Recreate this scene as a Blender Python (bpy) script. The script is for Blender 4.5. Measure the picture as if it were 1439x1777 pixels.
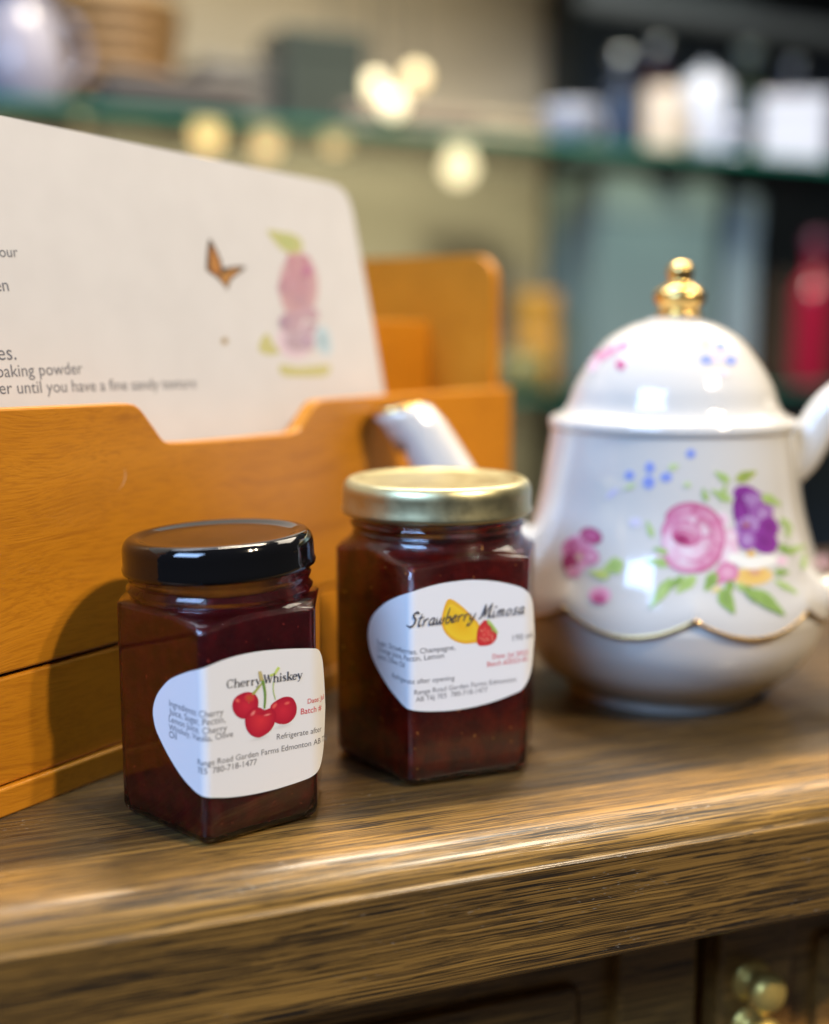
import bpy, math, random
from mathutils import Vector, Matrix
random.seed(7)
for o in list(bpy.data.objects): bpy.data.objects.remove(o)
sc = bpy.context.scene
col = sc.collection
R = math.radians

# ------------------------------------------------------------------ camera
FPX, YH, CH = 2150.0, 560.0, 0.135          # focal length (photo px), horizon row, camera height (m)
PITCH = math.atan((888.5 - YH) / FPX)
cam = bpy.data.cameras.new('camera'); camo = bpy.data.objects.new('camera', cam); col.objects.link(camo)
camo.location = (0, 0, CH); camo.rotation_euler = (math.pi / 2 - PITCH, 0, 0)
cam.sensor_fit = 'HORIZONTAL'; cam.sensor_width = 36; cam.lens = FPX / 1439 * 36
cam.clip_start = .01; cam.clip_end = 50
cam.dof.use_dof = True; cam.dof.focus_distance = .338; cam.dof.aperture_fstop = 4.2
cam.dof.aperture_blades = 0
sc.camera = camo

# ------------------------------------------------------------------ world, lamps, exposure
w = bpy.data.worlds.new('World'); sc.world = w; w.use_nodes = True
bg = w.node_tree.nodes['Background']; bg.inputs[0].default_value = (.90, .92, 1, 1); bg.inputs[1].default_value = .06
def aim(o, target):
    o.rotation_euler = (Vector(target) - Vector(o.location)).to_track_quat('-Z', 'Y').to_euler()
def area(name, loc, target, sx, sy, power, color):
    l = bpy.data.lights.new(name, 'AREA'); l.shape = 'RECTANGLE'; l.size = sx; l.size_y = sy; l.energy = power; l.color = color
    o = bpy.data.objects.new(name, l); col.objects.link(o); o.location = loc; aim(o, target); return o
def spot(name, loc, target, power, color, radius, ang=60, blend=.5):
    l = bpy.data.lights.new(name, 'SPOT'); l.energy = power; l.color = color; l.shadow_soft_size = radius
    l.spot_size = R(ang); l.spot_blend = blend
    o = bpy.data.objects.new(name, l); col.objects.link(o); o.location = loc; aim(o, target); return o
spot('ceiling_spot_lamp', (.77, -.27, 1.12), (0, .40, .03), 57, (1, .82, .58), .026, 55)
spot('ceiling_spot_lamp', (.86, -.155, 1.10), (0, .40, .03), 33, (1, .84, .62), .026, 55)
area('window_light', (-.74, -.66, 1.05), (-.02, .36, .05), .80, .65, 36, (.37, .59, 1))
area('shelf_fill_light', (.1, .95, 1.35), (.25, 1.6, .25), .6, .3, 52, (1, .86, .67))  # added fill light, brightens the display case behind
area('rear_ceiling_lamp', (.85, 1.25, 1.25), (.15, .35, 0), 1.05, .55, 15, (1, .88, .72))
area('cool_sheen_light', (-.45, .75, 1.15), (-.1, .30, 0), .6, .5, 5, (.82, .86, 1))  # added area light, gives the counter's left edge a cool sheen
sc.view_settings.view_transform = 'Standard'; sc.view_settings.look = 'None'
sc.view_settings.exposure = 0; sc.view_settings.gamma = 1
sc.render.engine = 'CYCLES'
cy = sc.cycles; cy.use_denoising = True; cy.max_bounces = 14; cy.transmission_bounces = 12; cy.transparent_max_bounces = 12
cy.caustics_reflective = False; cy.caustics_refractive = True; cy.blur_glossy = .5; cy.sample_clamp_indirect = 6; cy.sample_clamp_direct = 0

# ------------------------------------------------------------------ photo pixel -> place
CAM = Vector((0, 0, CH)); FW = Vector((0, math.cos(PITCH), -math.sin(PITCH))); UP = Vector((0, math.sin(PITCH), math.cos(PITCH)))
def ray(x, y): return FW + Vector((1, 0, 0)) * ((x - 719.5) / FPX) + UP * ((888.5 - y) / FPX)
def ground(x, y, z=0):
    d = ray(x, y); return CAM + d * ((z - CH) / d.z)
def hit(x, y, p, n):
    d = ray(x, y); return CAM + d * ((Vector(p) - CAM).dot(n) / d.dot(n))
def at(x, y, Y): return hit(x, y, (0, Y, 0), Vector((0, 1, 0)))

# ------------------------------------------------------------------ materials
def mat(name, color=(.5, .5, .5), rough=.5, metal=0, spec=.5, coat=0, coat_r=.05, trans=0, ior=1.5, emis=None, es=0):
    m = bpy.data.materials.new(name); m.use_nodes = True; b = m.node_tree.nodes['Principled BSDF']
    b.inputs['Base Color'].default_value = (*color, 1); b.inputs['Roughness'].default_value = rough
    b.inputs['Metallic'].default_value = metal; b.inputs['Specular IOR Level'].default_value = spec
    b.inputs['Coat Weight'].default_value = coat; b.inputs['Coat Roughness'].default_value = coat_r
    b.inputs['Transmission Weight'].default_value = trans; b.inputs['IOR'].default_value = ior
    if emis: b.inputs['Emission Color'].default_value = (*emis, 1); b.inputs['Emission Strength'].default_value = es
    return m
def nd(m, t, **kw):
    n = m.node_tree.nodes.new(t)
    for k, v in kw.items():
        if k in n.inputs: n.inputs[k].default_value = v
        else: setattr(n, k, v)
    return n
def lk(m, a, b): m.node_tree.links.new(a, b)
def ramp(m, src, stops):
    r = nd(m, 'ShaderNodeValToRGB'); cr = r.color_ramp
    while len(cr.elements) < len(stops): cr.elements.new(.5)
    for e, (p, c) in zip(cr.elements, stops): e.position = p; e.color = (*c, 1) if len(c) == 3 else c
    lk(m, src, r.inputs[0]); return r.outputs[0]
def noise(m, vec, scale, detail=3, rough=.5):
    n = nd(m, 'ShaderNodeTexNoise'); n.inputs['Scale'].default_value = scale; n.inputs['Detail'].default_value = detail
    n.inputs['Roughness'].default_value = rough; lk(m, vec, n.inputs['Vector']); return n.outputs['Fac']
def mapped(m, src, s, loc=(0, 0, 0)):
    n = nd(m, 'ShaderNodeMapping'); n.inputs['Scale'].default_value = s; n.inputs['Location'].default_value = loc
    lk(m, src, n.inputs['Vector']); return n.outputs[0]
def mixc(m, fac, a, b, mode='MIX'):
    n = nd(m, 'ShaderNodeMix', data_type='RGBA', blend_type=mode)
    for s, v in ((n.inputs[0], fac), (n.inputs[6], a), (n.inputs[7], b)):
        if isinstance(v, (int, float)): s.default_value = v
        elif isinstance(v, tuple): s.default_value = (*v, 1)
        else: lk(m, v, s)
    return n.outputs[2]
def bsdf(m): return m.node_tree.nodes['Principled BSDF']
def bump(m, h, strength, dist):
    n = nd(m, 'ShaderNodeBump'); n.inputs['Strength'].default_value = strength; n.inputs['Distance'].default_value = dist
    lk(m, h, n.inputs['Height']); lk(m, n.outputs[0], bsdf(m).inputs['Normal'])
def mathn(m, op, a, b):
    n = nd(m, 'ShaderNodeMath', operation=op)
    for i, v in enumerate((a, b)):
        if isinstance(v, (int, float)): n.inputs[i].default_value = v
        else: lk(m, v, n.inputs[i])
    return n.outputs[0]

def counter_wood(name, light=(.40, .210, .044), mid=(.20, .104, .024), dark=(.022, .013, .006), rough=.30, veneer=False):
    m = mat(name, rough=rough, coat=.35, coat_r=.22); b = bsdf(m)
    tc = nd(m, 'ShaderNodeTexCoord').outputs['Object']
    warp = nd(m, 'ShaderNodeTexNoise'); warp.inputs['Scale'].default_value = 1; lk(m, mapped(m, tc, (14, 40, 40)), warp.inputs['Vector'])
    vm = nd(m, 'ShaderNodeVectorMath', operation='SCALE'); lk(m, warp.outputs['Color'], vm.inputs[0]); vm.inputs['Scale'].default_value = .0022
    va = nd(m, 'ShaderNodeVectorMath', operation='ADD'); lk(m, tc, va.inputs[0]); lk(m, vm.outputs[0], va.inputs[1]); v = va.outputs[0]
    bands = noise(m, mapped(m, v, (5, 120, 120)), 1, 2, .5)                 # broad growth bands
    streak = noise(m, mapped(m, v, (7, 900, 900)), 1, 3, .55)              # long streaks
    pores = noise(m, mapped(m, v, (30, 2100, 2100), (3, 1, 7)), 1, 2, .5)   # short dark pores
    c = ramp(m, streak, [(.34, mid), (.50, light), (.70, tuple(x * 1.3 for x in light))])
    bf = ramp(m, bands, [(.36, (0, 0, 0)), (.60, (1, 1, 1))])
    c = mixc(m, mathn(m, 'MULTIPLY', bf, .6), c, mid)
    ridge = mathn(m, 'ABSOLUTE', mathn(m, 'SUBTRACT', streak, .47), 0)
    c = mixc(m, ramp(m, ridge, [(.012, (.9,) * 3), (.022, (0, 0, 0))]), c, dark)
    pf = mathn(m, 'MULTIPLY', ramp(m, pores, [(.435, (1, 1, 1)), (.462, (0, 0, 0))]), ramp(m, bands, [(.34, (.55,) * 3), (.60, (1, 1, 1))]))
    c = mixc(m, pf, c, dark)
    c = mixc(m, ramp(m, streak, [(.27, (1, 1, 1)), (.34, (0, 0, 0))]), c, dark)
    if veneer:                                                              # darker veneer behind the solid edging strip
        sx = nd(m, 'ShaderNodeSeparateXYZ'); lk(m, tc, sx.inputs[0])
        edge = mathn(m, 'ADD', sx.outputs['Y'], mathn(m, 'MULTIPLY', bands, .010))
        c = mixc(m, mathn(m, 'MULTIPLY', ramp(m, edge, [(.017, (0, 0, 0)), (.027, (1, 1, 1))]), .95), c, mixc(m, .95, c, (.25, .28, .38), 'MULTIPLY'))
    fleck = noise(m, mapped(m, tc, (420, 1900, 1900), (9, 2, 4)), 1, 2, .5)
    fl2 = noise(m, mapped(m, tc, (30, 70, 70), (2, 5, 1)), 1, 2, .5)
    ff = mathn(m, 'MULTIPLY', ramp(m, fleck, [(.68, (0, 0, 0)), (.71, (1, 1, 1))]), ramp(m, fl2, [(.52, (0, 0, 0)), (.62, (.6, .6, .6))]))
    c = mixc(m, ff, c, (.42, .36, .28))
    lk(m, c, b.inputs['Base Color'])
    lk(m, ramp(m, pores, [(.40, (.55,) * 3), (.62, (rough,) * 3)]), b.inputs['Roughness'])
    bump(m, mathn(m, 'ADD', pores, mathn(m, 'MULTIPLY', streak, .6)), .35, .0006)
    return m
M_COUNTER = counter_wood('oak_counter', veneer=True)
M_CABINET = counter_wood('oak_cabinet', (.50, .25, .055), (.34, .165, .035), (.09, .045, .012), .35)

def box_wood():
    m = mat('honey_wood', rough=.36, coat=.25, coat_r=.25); b = bsdf(m)
    tc = nd(m, 'ShaderNodeTexCoord').outputs['Object']
    warp = nd(m, 'ShaderNodeTexNoise'); warp.inputs['Scale'].default_value = 1; lk(m, mapped(m, tc, (12, 30, 30)), warp.inputs['Vector'])
    vm = nd(m, 'ShaderNodeVectorMath', operation='SCALE'); lk(m, warp.outputs['Color'], vm.inputs[0]); vm.inputs['Scale'].default_value = .02
    va = nd(m, 'ShaderNodeVectorMath', operation='ADD'); lk(m, tc, va.inputs[0]); lk(m, vm.outputs[0], va.inputs[1]); v = va.outputs[0]
    broad = noise(m, mapped(m, v, (5, 55, 55)), 1, 3, .5)
    fine = noise(m, mapped(m, v, (90, 1500, 1500)), 1, 3, .6)
    lines = noise(m, mapped(m, v, (9, 240, 240), (1, 3, 2)), 1, 2, .5)
    c = ramp(m, broad, [(.30, (.52, .198, .009)), (.55, (.58, .224, .011)), (.75, (.62, .250, .015))])
    c = mixc(m, ramp(m, fine, [(.35, (.55,) * 3), (.55, (0, 0, 0))]), c, (.38, .130, .007))
    c = mixc(m, ramp(m, lines, [(.29, (.40,) * 3), (.36, (0, 0, 0))]), c, (.30, .095, .006))
    lk(m, c, b.inputs['Base Color']); bump(m, fine, .25, .0003)
    return m
M_BOX = box_wood()
M_SEAM = mat('seam_shadow_line', (.02, .010, .006), .8)
M_PAPER = mat('label_paper', (.80, .80, .80), .42, spec=.35)
def paper_card():
    m = mat('card_stock', rough=.6, spec=.3)
    tc = nd(m, 'ShaderNodeTexCoord').outputs['Object']
    lk(m, ramp(m, noise(m, mapped(m, tc, (1, 1, 1)), 60, 2), [(.3, (.57, .565, .57)), (.7, (.60, .595, .60))]), bsdf(m).inputs['Base Color'])
    return m
M_CARD = paper_card()
M_GLASS = mat('clear_glass', (1, 1, 1), .0, trans=1, ior=1.42)
def shelf_glass():
    m = bpy.data.materials.new('green_glass'); m.use_nodes = True; nt = m.node_tree; nt.nodes.remove(bsdf(m))
    t = nd(m, 'ShaderNodeBsdfTransparent'); t.inputs[0].default_value = (.92, .97, .95, 1)
    g = nd(m, 'ShaderNodeBsdfGlossy'); g.inputs['Roughness'].default_value = .03; fr = nd(m, 'ShaderNodeFresnel'); fr.inputs[0].default_value = 1.45
    x = nd(m, 'ShaderNodeMixShader'); lk(m, fr.outputs[0], x.inputs[0]); lk(m, t.outputs[0], x.inputs[1]); lk(m, g.outputs[0], x.inputs[2])
    lk(m, x.outputs[0], nt.nodes['Material Output'].inputs[0]); return m
M_SHELF = shelf_glass()
M_SHELF_EDGE = mat('green_glass_edge', (.008, .15, .105), .2)
def jam(name, a, bcol, speck):
    m = mat(name, rough=.25, spec=.4); tc = nd(m, 'ShaderNodeTexCoord').outputs['Object']
    n = noise(m, tc, 160, 4, .6); c = ramp(m, n, [(.40, a), (.72, bcol)])
    s = noise(m, tc, 520, 2, .5)
    c = mixc(m, ramp(m, s, [(.70, (0, 0, 0)), (.76, (1, 1, 1))]), c, speck)
    lk(m, c, bsdf(m).inputs['Base Color'])
    b = bsdf(m); b.inputs['Subsurface Weight'].default_value = .35; b.inputs['Subsurface Radius'].default_value = (.004, .0006, .0004)
    bump(m, n, .4, .001); return m
M_JAM1 = jam('dark_cherry_jam', (.042, .0008, .0022), (.09, .0018, .0040), (.30, .030, .020))
M_JAM2 = jam('strawberry_jam', (.060, .0016, .0012), (.15, .0060, .0020), (.62, .20, .04))
M_BLACK = mat('black_lacquer', (.003, .003, .0035), .08, spec=.5, coat=.3, coat_r=.03)
M_GOLD_LID = mat('pale_gold_tinplate', (.52, .475, .27), .36, metal=1)
for m_, r0_, r1_ in ((M_BLACK, .04, .13), (M_GOLD_LID, .34, .46)):
    tc_ = nd(m_, 'ShaderNodeTexCoord').outputs['Object']; n_ = noise(m_, tc_, 140, 5, .65)
    lk(m_, ramp(m_, n_, [(.35, (r0_,) * 3), (.70, (r1_,) * 3)]), bsdf(m_).inputs['Roughness'])
M_GOLD = mat('bright_gold', (.86, .58, .20), .22, metal=1)
M_BRASS = mat('brass', (1.0, .72, .20), .40, metal=.75)
def porcelain():
    m = mat('porcelain', rough=.10, spec=.55, coat=.4, coat_r=.03); tc = nd(m, 'ShaderNodeTexCoord').outputs['Object']
    lk(m, ramp(m, noise(m, tc, 30, 2), [(.3, (.61, .585, .53)), (.7, (.635, .61, .555))]), bsdf(m).inputs['Base Color']); return m
M_PORC = porcelain()
def vcol(name, rough=.35):
    m = mat(name, rough=rough, spec=.4); a = nd(m, 'ShaderNodeVertexColor'); a.layer_name = 'print'
    lk(m, a.outputs['Color'], bsdf(m).inputs['Base Color']); return m
M_PRINT = vcol('printed_ink', .45); M_DECAL = vcol('enamel_transfer', .12)
def ink(name, c): return mat(name, c, .5, spec=.3)
I_DARK = ink('dark_grey_ink', (.055, .055, .07)); I_GREY = ink('grey_ink', (.16, .16, .18)); I_RED = ink('red_ink', (.62, .045, .07))
I_CARD = ink('card_grey_ink', (.13, .14, .17))

# ------------------------------------------------------------------ object helpers
INV = {}
def tag(o, label, cat, group=None):
    o['label'] = label; o['category'] = cat
    if group: o['group'] = group
def root(name, loc, label, cat, rz=0, group=None):
    o = bpy.data.objects.new(name, None); col.objects.link(o); o.location = loc; o.rotation_euler = (0, 0, rz); o.empty_display_size = .01
    tag(o, label, cat, group); INV[o.name] = (Matrix.Translation(Vector(loc)) @ Matrix.Rotation(rz, 4, 'Z')).inverted(); return o
def part(name, verts, faces, m, parent=None, smooth=True, world=True, colors=None):
    me = bpy.data.meshes.new(name)
    iv = INV.get(parent.name) if parent else None
    vs = [tuple(iv @ Vector(v)) for v in verts] if (iv and world) else [tuple(v) for v in verts]
    me.from_pydata(vs, [], faces); me.materials.append(m)
    if smooth: me.polygons.foreach_set('use_smooth', [True] * len(me.polygons))
    if colors:
        ca = me.color_attributes.new('print', 'FLOAT_COLOR', 'POINT')
        for i, c in enumerate(colors): ca.data[i].color = (*c, 1)
    me.validate(); me.update()
    o = bpy.data.objects.new(name, me); col.objects.link(o)
    if parent: o.parent = parent
    if iv is not None: INV[o.name] = iv
    return o
def fixn(o):
    import bmesh
    bm = bmesh.new(); bm.from_mesh(o.data); bmesh.ops.recalc_face_normals(bm, faces=bm.faces[:]); bm.to_mesh(o.data); bm.free(); return o
def loft(rings, cap0=True, cap1=True, closed=True):
    v = [p for r in rings for p in r]; n = len(rings[0]); f = []
    for k in range(len(rings) - 1):
        for i in range(n if closed else n - 1):
            j = (i + 1) % n; f.append((k * n + i, k * n + j, (k + 1) * n + j, (k + 1) * n + i))
    if cap0: f.append(tuple(range(n - 1, -1, -1)))
    if cap1: f.append(tuple((len(rings) - 1) * n + i for i in range(n)))
    return v, f
def lathe(prof, c, n=96, ax=None):
    rings = []
    for r, z in prof:
        ring = []
        for i in range(n):
            a = 2 * math.pi * i / n; p = Vector((r * math.cos(a), r * math.sin(a), z))
            if ax: p = ax @ p
            ring.append(Vector(c) + p)
        rings.append(ring)
    return loft(rings, prof[0][0] > 1e-6 or True, True)
def merge(*vfs):
    V, F = [], []
    for v, f in vfs:
        b = len(V); V += list(v); F += [tuple(i + b for i in q) for q in f]
    return V, F
def boxvf(x0, x1, y0, y1, z0, z1, bev=0.0, T=None):
    """box with chamfered edges along all 12 edges"""
    if bev <= 0:
        v = [(x, y, z) for x in (x0, x1) for y in (y0, y1) for z in (z0, z1)]
        f = [(0, 1, 3, 2), (4, 6, 7, 5), (0, 4, 5, 1), (2, 3, 7, 6), (0, 2, 6, 4), (1, 5, 7, 3)]
    else:
        import bmesh
        bm = bmesh.new(); bmesh.ops.create_cube(bm, size=1)
        for q in bm.verts: q.co = Vector(((x0 + x1) / 2 + q.co.x * (x1 - x0), (y0 + y1) / 2 + q.co.y * (y1 - y0), (z0 + z1) / 2 + q.co.z * (z1 - z0)))
        bmesh.ops.bevel(bm, geom=bm.edges[:], offset=bev, segments=2, profile=.5, affect='EDGES')
        bm.verts.index_update(); v = [tuple(q.co) for q in bm.verts]; f = [tuple(q.index for q in p.verts) for p in bm.faces]; bm.free()
    if T: v = [T(*q) for q in v]
    return v, f
def crom(pts, n=8, closed=False):
    P = [Vector(p) for p in pts]; out = []; L = len(P)
    rng = range(L) if closed else range(L - 1)
    for i in rng:
        if closed: p0, p1, p2, p3 = P[i - 1], P[i], P[(i + 1) % L], P[(i + 2) % L]
        else: p0, p1, p2, p3 = P[max(i - 1, 0)], P[i], P[i + 1], P[min(i + 2, L - 1)]
        for k in range(n):
            t = k / n
            out.append(.5 * ((2 * p1) + (p2 - p0) * t + (2 * p0 - 5 * p1 + 4 * p2 - p3) * t * t + (3 * p1 - p0 - 3 * p2 + p3) * t ** 3))
    if not closed: out.append(P[-1])
    return out
def tube(path, radii, n=20, squash=None):
    P = [Vector(p) for p in path]; rings = []
    up = Vector((0, 1, 0.03))
    for i, p in enumerate(P):
        t = (P[min(i + 1, len(P) - 1)] - P[max(i - 1, 0)]).normalized()
        s = t.cross(up).normalized(); u = s.cross(t).normalized(); r = radii[i] if hasattr(radii, '__len__') else radii
        rings.append([p + s * r * math.cos(2 * math.pi * k / n) + u * r * math.sin(2 * math.pi * k / n) for k in range(n)])
    return loft(rings)

# ------------------------------------------------------------------ the counter
EA = ground(0, 1568); EB = ground(1439, 1347)                # where the flat top starts to roll over
ed = (EB - EA); ed.z = 0; ed.normalize(); CA = math.atan2(ed.y, ed.x)
CO = EA.lerp(EB, .5)
counter = root('wooden_counter', (CO.x, CO.y, -.0), 'dark oak counter with rounded front edge and cabinet doors below', 'counter', CA)
INVC = INV[counter.name]
# local frame: x along the front edge, y into the counter, z up
r0 = .0088; prof = []
for k in range(13):
    a = math.pi / 2 * k / 12; prof.append((-r0 * math.sin(a), -r0 + r0 * math.cos(a)))
prof += [(-r0 - .0006, -r0 - .0002), (-r0 - .0010, -r0 - .0008), (-r0 - .0008, -r0 - .0016), (-r0 - .0003, -r0 - .0026)]
prof += [(-r0 - .0003, -.0375), (-r0 + .0006, -.0392), (-r0 + .0025, -.0400)]
prof = [(.305, 0), (.22, 0), (.12, 0), (.05, 0), (.01, 0)] + prof + [(.305, -.0400)]
xs = [-.75 + 1.6 * i / 60 for i in range(61)]
rings = [[(x, y, z) for (y, z) in prof] for x in xs]
v, f = loft(rings)
part('countertop', v, f, M_COUNTER, counter, world=False)
def cpart(name, x0, x1, y0, y1, z0, z1, m, bev=.001, parent=None):
    v, f = boxvf(x0, x1, y0, y1, z0, z1, bev); return part(name, v, f, m, parent or counter, smooth=False, world=False)
def cx(px, py, y):                                            # pixel -> counter-local x,z on the plane y=const
    n = Vector((-math.sin(CA), math.cos(CA), 0)); p = CO + n * y
    q = INVC @ hit(px, py, p, n); return q.x, q.z
YD = .030
xg0 = cx(1213, 1720, YD)[0]; xg1 = cx(1246, 1720, YD)[0]; xk, zk = cx(1305, 1702, YD)
cpart('cabinet_carcass', -.7, .8, YD + .12, .29, -.45, -.0402, mat('cabinet_dark_interior', (.012, .008, .005), .8), 0)
for (a, b_) in ((-.30, xg0), (xg1, .42)):
    dr = cpart('cabinet_door', a, b_, YD + .006, YD + .028, -.44, -.0405, M_CABINET)
    sw = .030
    cpart('stile', a + .0005, a + sw, YD, YD + .008, -.4395, -.041, M_CABINET, .002, dr)
    cpart('stile', b_ - sw, b_ - .0005, YD, YD + .008, -.4395, -.041, M_CABINET, .002, dr)
    cpart('rail', a + sw - .001, b_ - sw + .001, YD + .0008, YD + .008, -.060, -.0412, M_CABINET, .002, dr)
    cpart('raised_panel', a + sw + .012, b_ - sw - .012, YD + .002, YD + .008, -.42, -.072, M_CABINET, .004, dr)
    if a > 0:
        kp = [(.0001, -.0125), (.0045, -.0120), (.0068, -.0095), (.0068, -.0070), (.0045, -.0045), (.0030, -.003), (.0055, -.0015), (.0075, 0), (.0075, .001)]
        for zz in (zk, zk - .0165):
            rg = [[(xk + r * math.cos(t), YD + y, zz + r * math.sin(t)) for t in [2 * math.pi * i / 28 for i in range(28)]] for r, y in kp]
            v, f = loft(rg); fixn(part('knob', v, f, M_BRASS, dr, world=False))

# ------------------------------------------------------------------ the recipe box
B0 = ground(0, 1418); B1 = ground(213, 1336.5); bd = (B1 - B0); bd.z = 0; bd.normalize()
BA = math.atan2(bd.y, bd.x); bn = Vector((-bd.y, bd.x, 0))     # bn points into the box
rbox = root('recipe_box', (B0.x, B0.y, 0), 'honey coloured wooden recipe box with a notched front panel', 'box', BA)
INVB = INV[rbox.name]
def bx(px, py, y=0):
    q = INVB @ hit(px, py, B0 + bn * y, bn); return q.x, q.z
TL = -.055; TR = bx(888, 745)[0]
def bpart(name, x0, x1, y0, y1, z0, z1, bev=.0008, parent=None, m=None):
    v, f = boxvf(x0, x1, y0, y1, z0, z1, bev); return part(name, v, f, m or M_BOX, parent or rbox, smooth=False, world=False)
zs = bx(0, 1172)[1]; zs2 = bx(0, 1179)[1]
def extrude_xz(out, y0, y1, bev=.0007):
    import bmesh
    bm = bmesh.new(); a = [bm.verts.new((x, y0, z)) for x, z in out]; fc = bm.faces.new(a)
    ex = bmesh.ops.extrude_face_region(bm, geom=[fc]); bmesh.ops.translate(bm, verts=[q for q in ex['geom'] if isinstance(q, bmesh.types.BMVert)], vec=(0, y1 - y0, 0))
    bmesh.ops.recalc_face_normals(bm, faces=bm.faces[:])
    if bev: bmesh.ops.bevel(bm, geom=[e for e in bm.edges if abs(e.verts[0].co.y - e.verts[1].co.y) < 1e-6], offset=bev, segments=2, profile=.5, affect='EDGES')
    bm.verts.index_update(); v = [tuple(q.co) for q in bm.verts]; f = [tuple(q.index for q in p.verts) for p in bm.faces]; bm.free(); return v, f
top = [(TL, bx(0, 709)[1] + .0005)] + [bx(*p) for p in ((0, 709), (150, 703), (222, 700))]
top += [bx(*p) for p in ((234, 702), (243, 708), (252, 719), (280, 759), (287, 766), (296, 768))]
top += [bx(*p) for p in ((330, 767), (420, 760), (506, 752), (514, 749), (522, 742), (545, 706), (552, 698), (562, 694), (665, 687))]
top += [(TR, bx(665, 687)[1] - .001)]
out = [(TL, zs)] + top + [(TR, zs)]
v, f = extrude_xz(out, 0, .006); part('front_panel', v, f, M_BOX, rbox, smooth=False, world=False)
bpart('seam_backing', TL + .001, TR - .001, .0025, .0062, zs2 - .002, zs + .002, 0, m=M_SEAM)
zp = bx(0, 1369)[1]
bpart('drawer_front', TL, TR, .0004, .0064, zp + .0004, zs2)
bpart('plinth', TL, TR, -.0012, .0064, 0, zp, .0006)
bpart('base_board', TL + .001, TR - .001, .0066, .094, .001, .006)
ze = bx(850, 437)[1]
rr = .012; arc = [(rr - rr * math.cos(math.pi / 2 * k / 8), ze - rr + rr * math.sin(math.pi / 2 * k / 8)) for k in range(9)]
def endpanel(x0, x1):
    pr = [(.0066, .0005)] + [(.0066 + y, z) for y, z in arc] + [(.095, ze), (.095, .0005)]
    v0 = [(x0, y, z) for y, z in pr]; v1 = [(x1, y, z) for y, z in pr]; v, f = loft([v0, v1])
    return fixn(part('end_panel', v, f, M_BOX, rbox, smooth=False, world=False))
endpanel(TR - .006, TR - .0003); endpanel(TL + .0003, TL + .006)
bpart('back_panel', TL + .006, TR - .006, .089, .095, .0062, ze - .004)
bpart('divider', TL + .0062, TR - .0063, .040, .045, .0062, bx(720, 556, .040)[1])
# curved highlight on the front panel, painted as a thin pale strip
sp = crom([bx(*p) for p in ((216, 812), (217, 828), (212, 842), (203, 852))] and [Vector((*bx(*p), 0)) for p in ((216, 812), (217, 828), (212, 842), (203, 852))], 6)
vv, ff = [], []
for i, p in enumerate(sp):
    wd = .00028 * math.sin(math.pi * (i + .5) / len(sp)); vv += [(p.x - wd, -.00006, p.y), (p.x + wd, -.00006, p.y)]
    if i: ff.append((2 * i - 2, 2 * i - 1, 2 * i + 1, 2 * i))
part('painted_glint', vv, ff, mat('pale_glint_tint', (.62, .36, .18), .5), rbox, smooth=False, world=False)

# ------------------------------------------------------------------ the recipe card (leans back behind the front panel)
cp0 = B0 + bn * .0085 + Vector((0, 0, .075)); lean = R(9)
cn = (bn * math.cos(lean) - Vector((0, 0, 1)) * math.sin(lean)).normalized()   # normal pointing away from viewer
def card(px, py): return hit(px, py, cp0, cn)
cu = bd.copy(); cv = cn.cross(cu); cv = cv if cv.z > 0 else -cv
def card2(px, py):
    q = card(px, py) - cp0; return q.dot(cu), q.dot(cv)
def card3(u, v_, off=0): return cp0 + cu * u + cv * v_ - cn * off
rcard = root('recipe_card', tuple(cp0), 'white recipe card with a printed butterfly and pink flower, standing in the wooden box', 'card', BA)
tl = card2(0, 200); tr = card2(590, 321)
sl = (tr[1] - tl[1]) / (tr[0] - tl[0])
o2 = [(-.045, tl[1] - sl * (.045 + tl[0]))] + [card2(*p) for p in ((0, 200), (300, 262), (560, 314), (582, 320), (596, 330), (606, 346), (612, 366), (640, 520), (668, 684))]
e1, e0 = Vector(o2[-1]), Vector(o2[-2]); dn = (e1 - e0).normalized()
zb = card3(0, 0).z
kk = (.052 / -dn.y); low = e1 + dn * .045
o2 += [tuple(low), (-.045, low.y)]
import bmesh
bm = bmesh.new(); fc = bm.faces.new([bm.verts.new(card3(u, v_)) for u, v_ in o2])
ex = bmesh.ops.extrude_face_region(bm, geom=[fc]); bmesh.ops.translate(bm, verts=[q for q in ex['geom'] if isinstance(q, bmesh.types.BMVert)], vec=cn * .0005)
bmesh.ops.recalc_face_normals(bm, faces=bm.faces[:]); bm.verts.index_update()
cv_, cf_ = [q.co.copy() for q in bm.verts], [tuple(q.index for q in p.verts) for p in bm.faces]; bm.free()
sheet = part('card_sheet', cv_, cf_, M_CARD, rcard, smooth=False)

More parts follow.
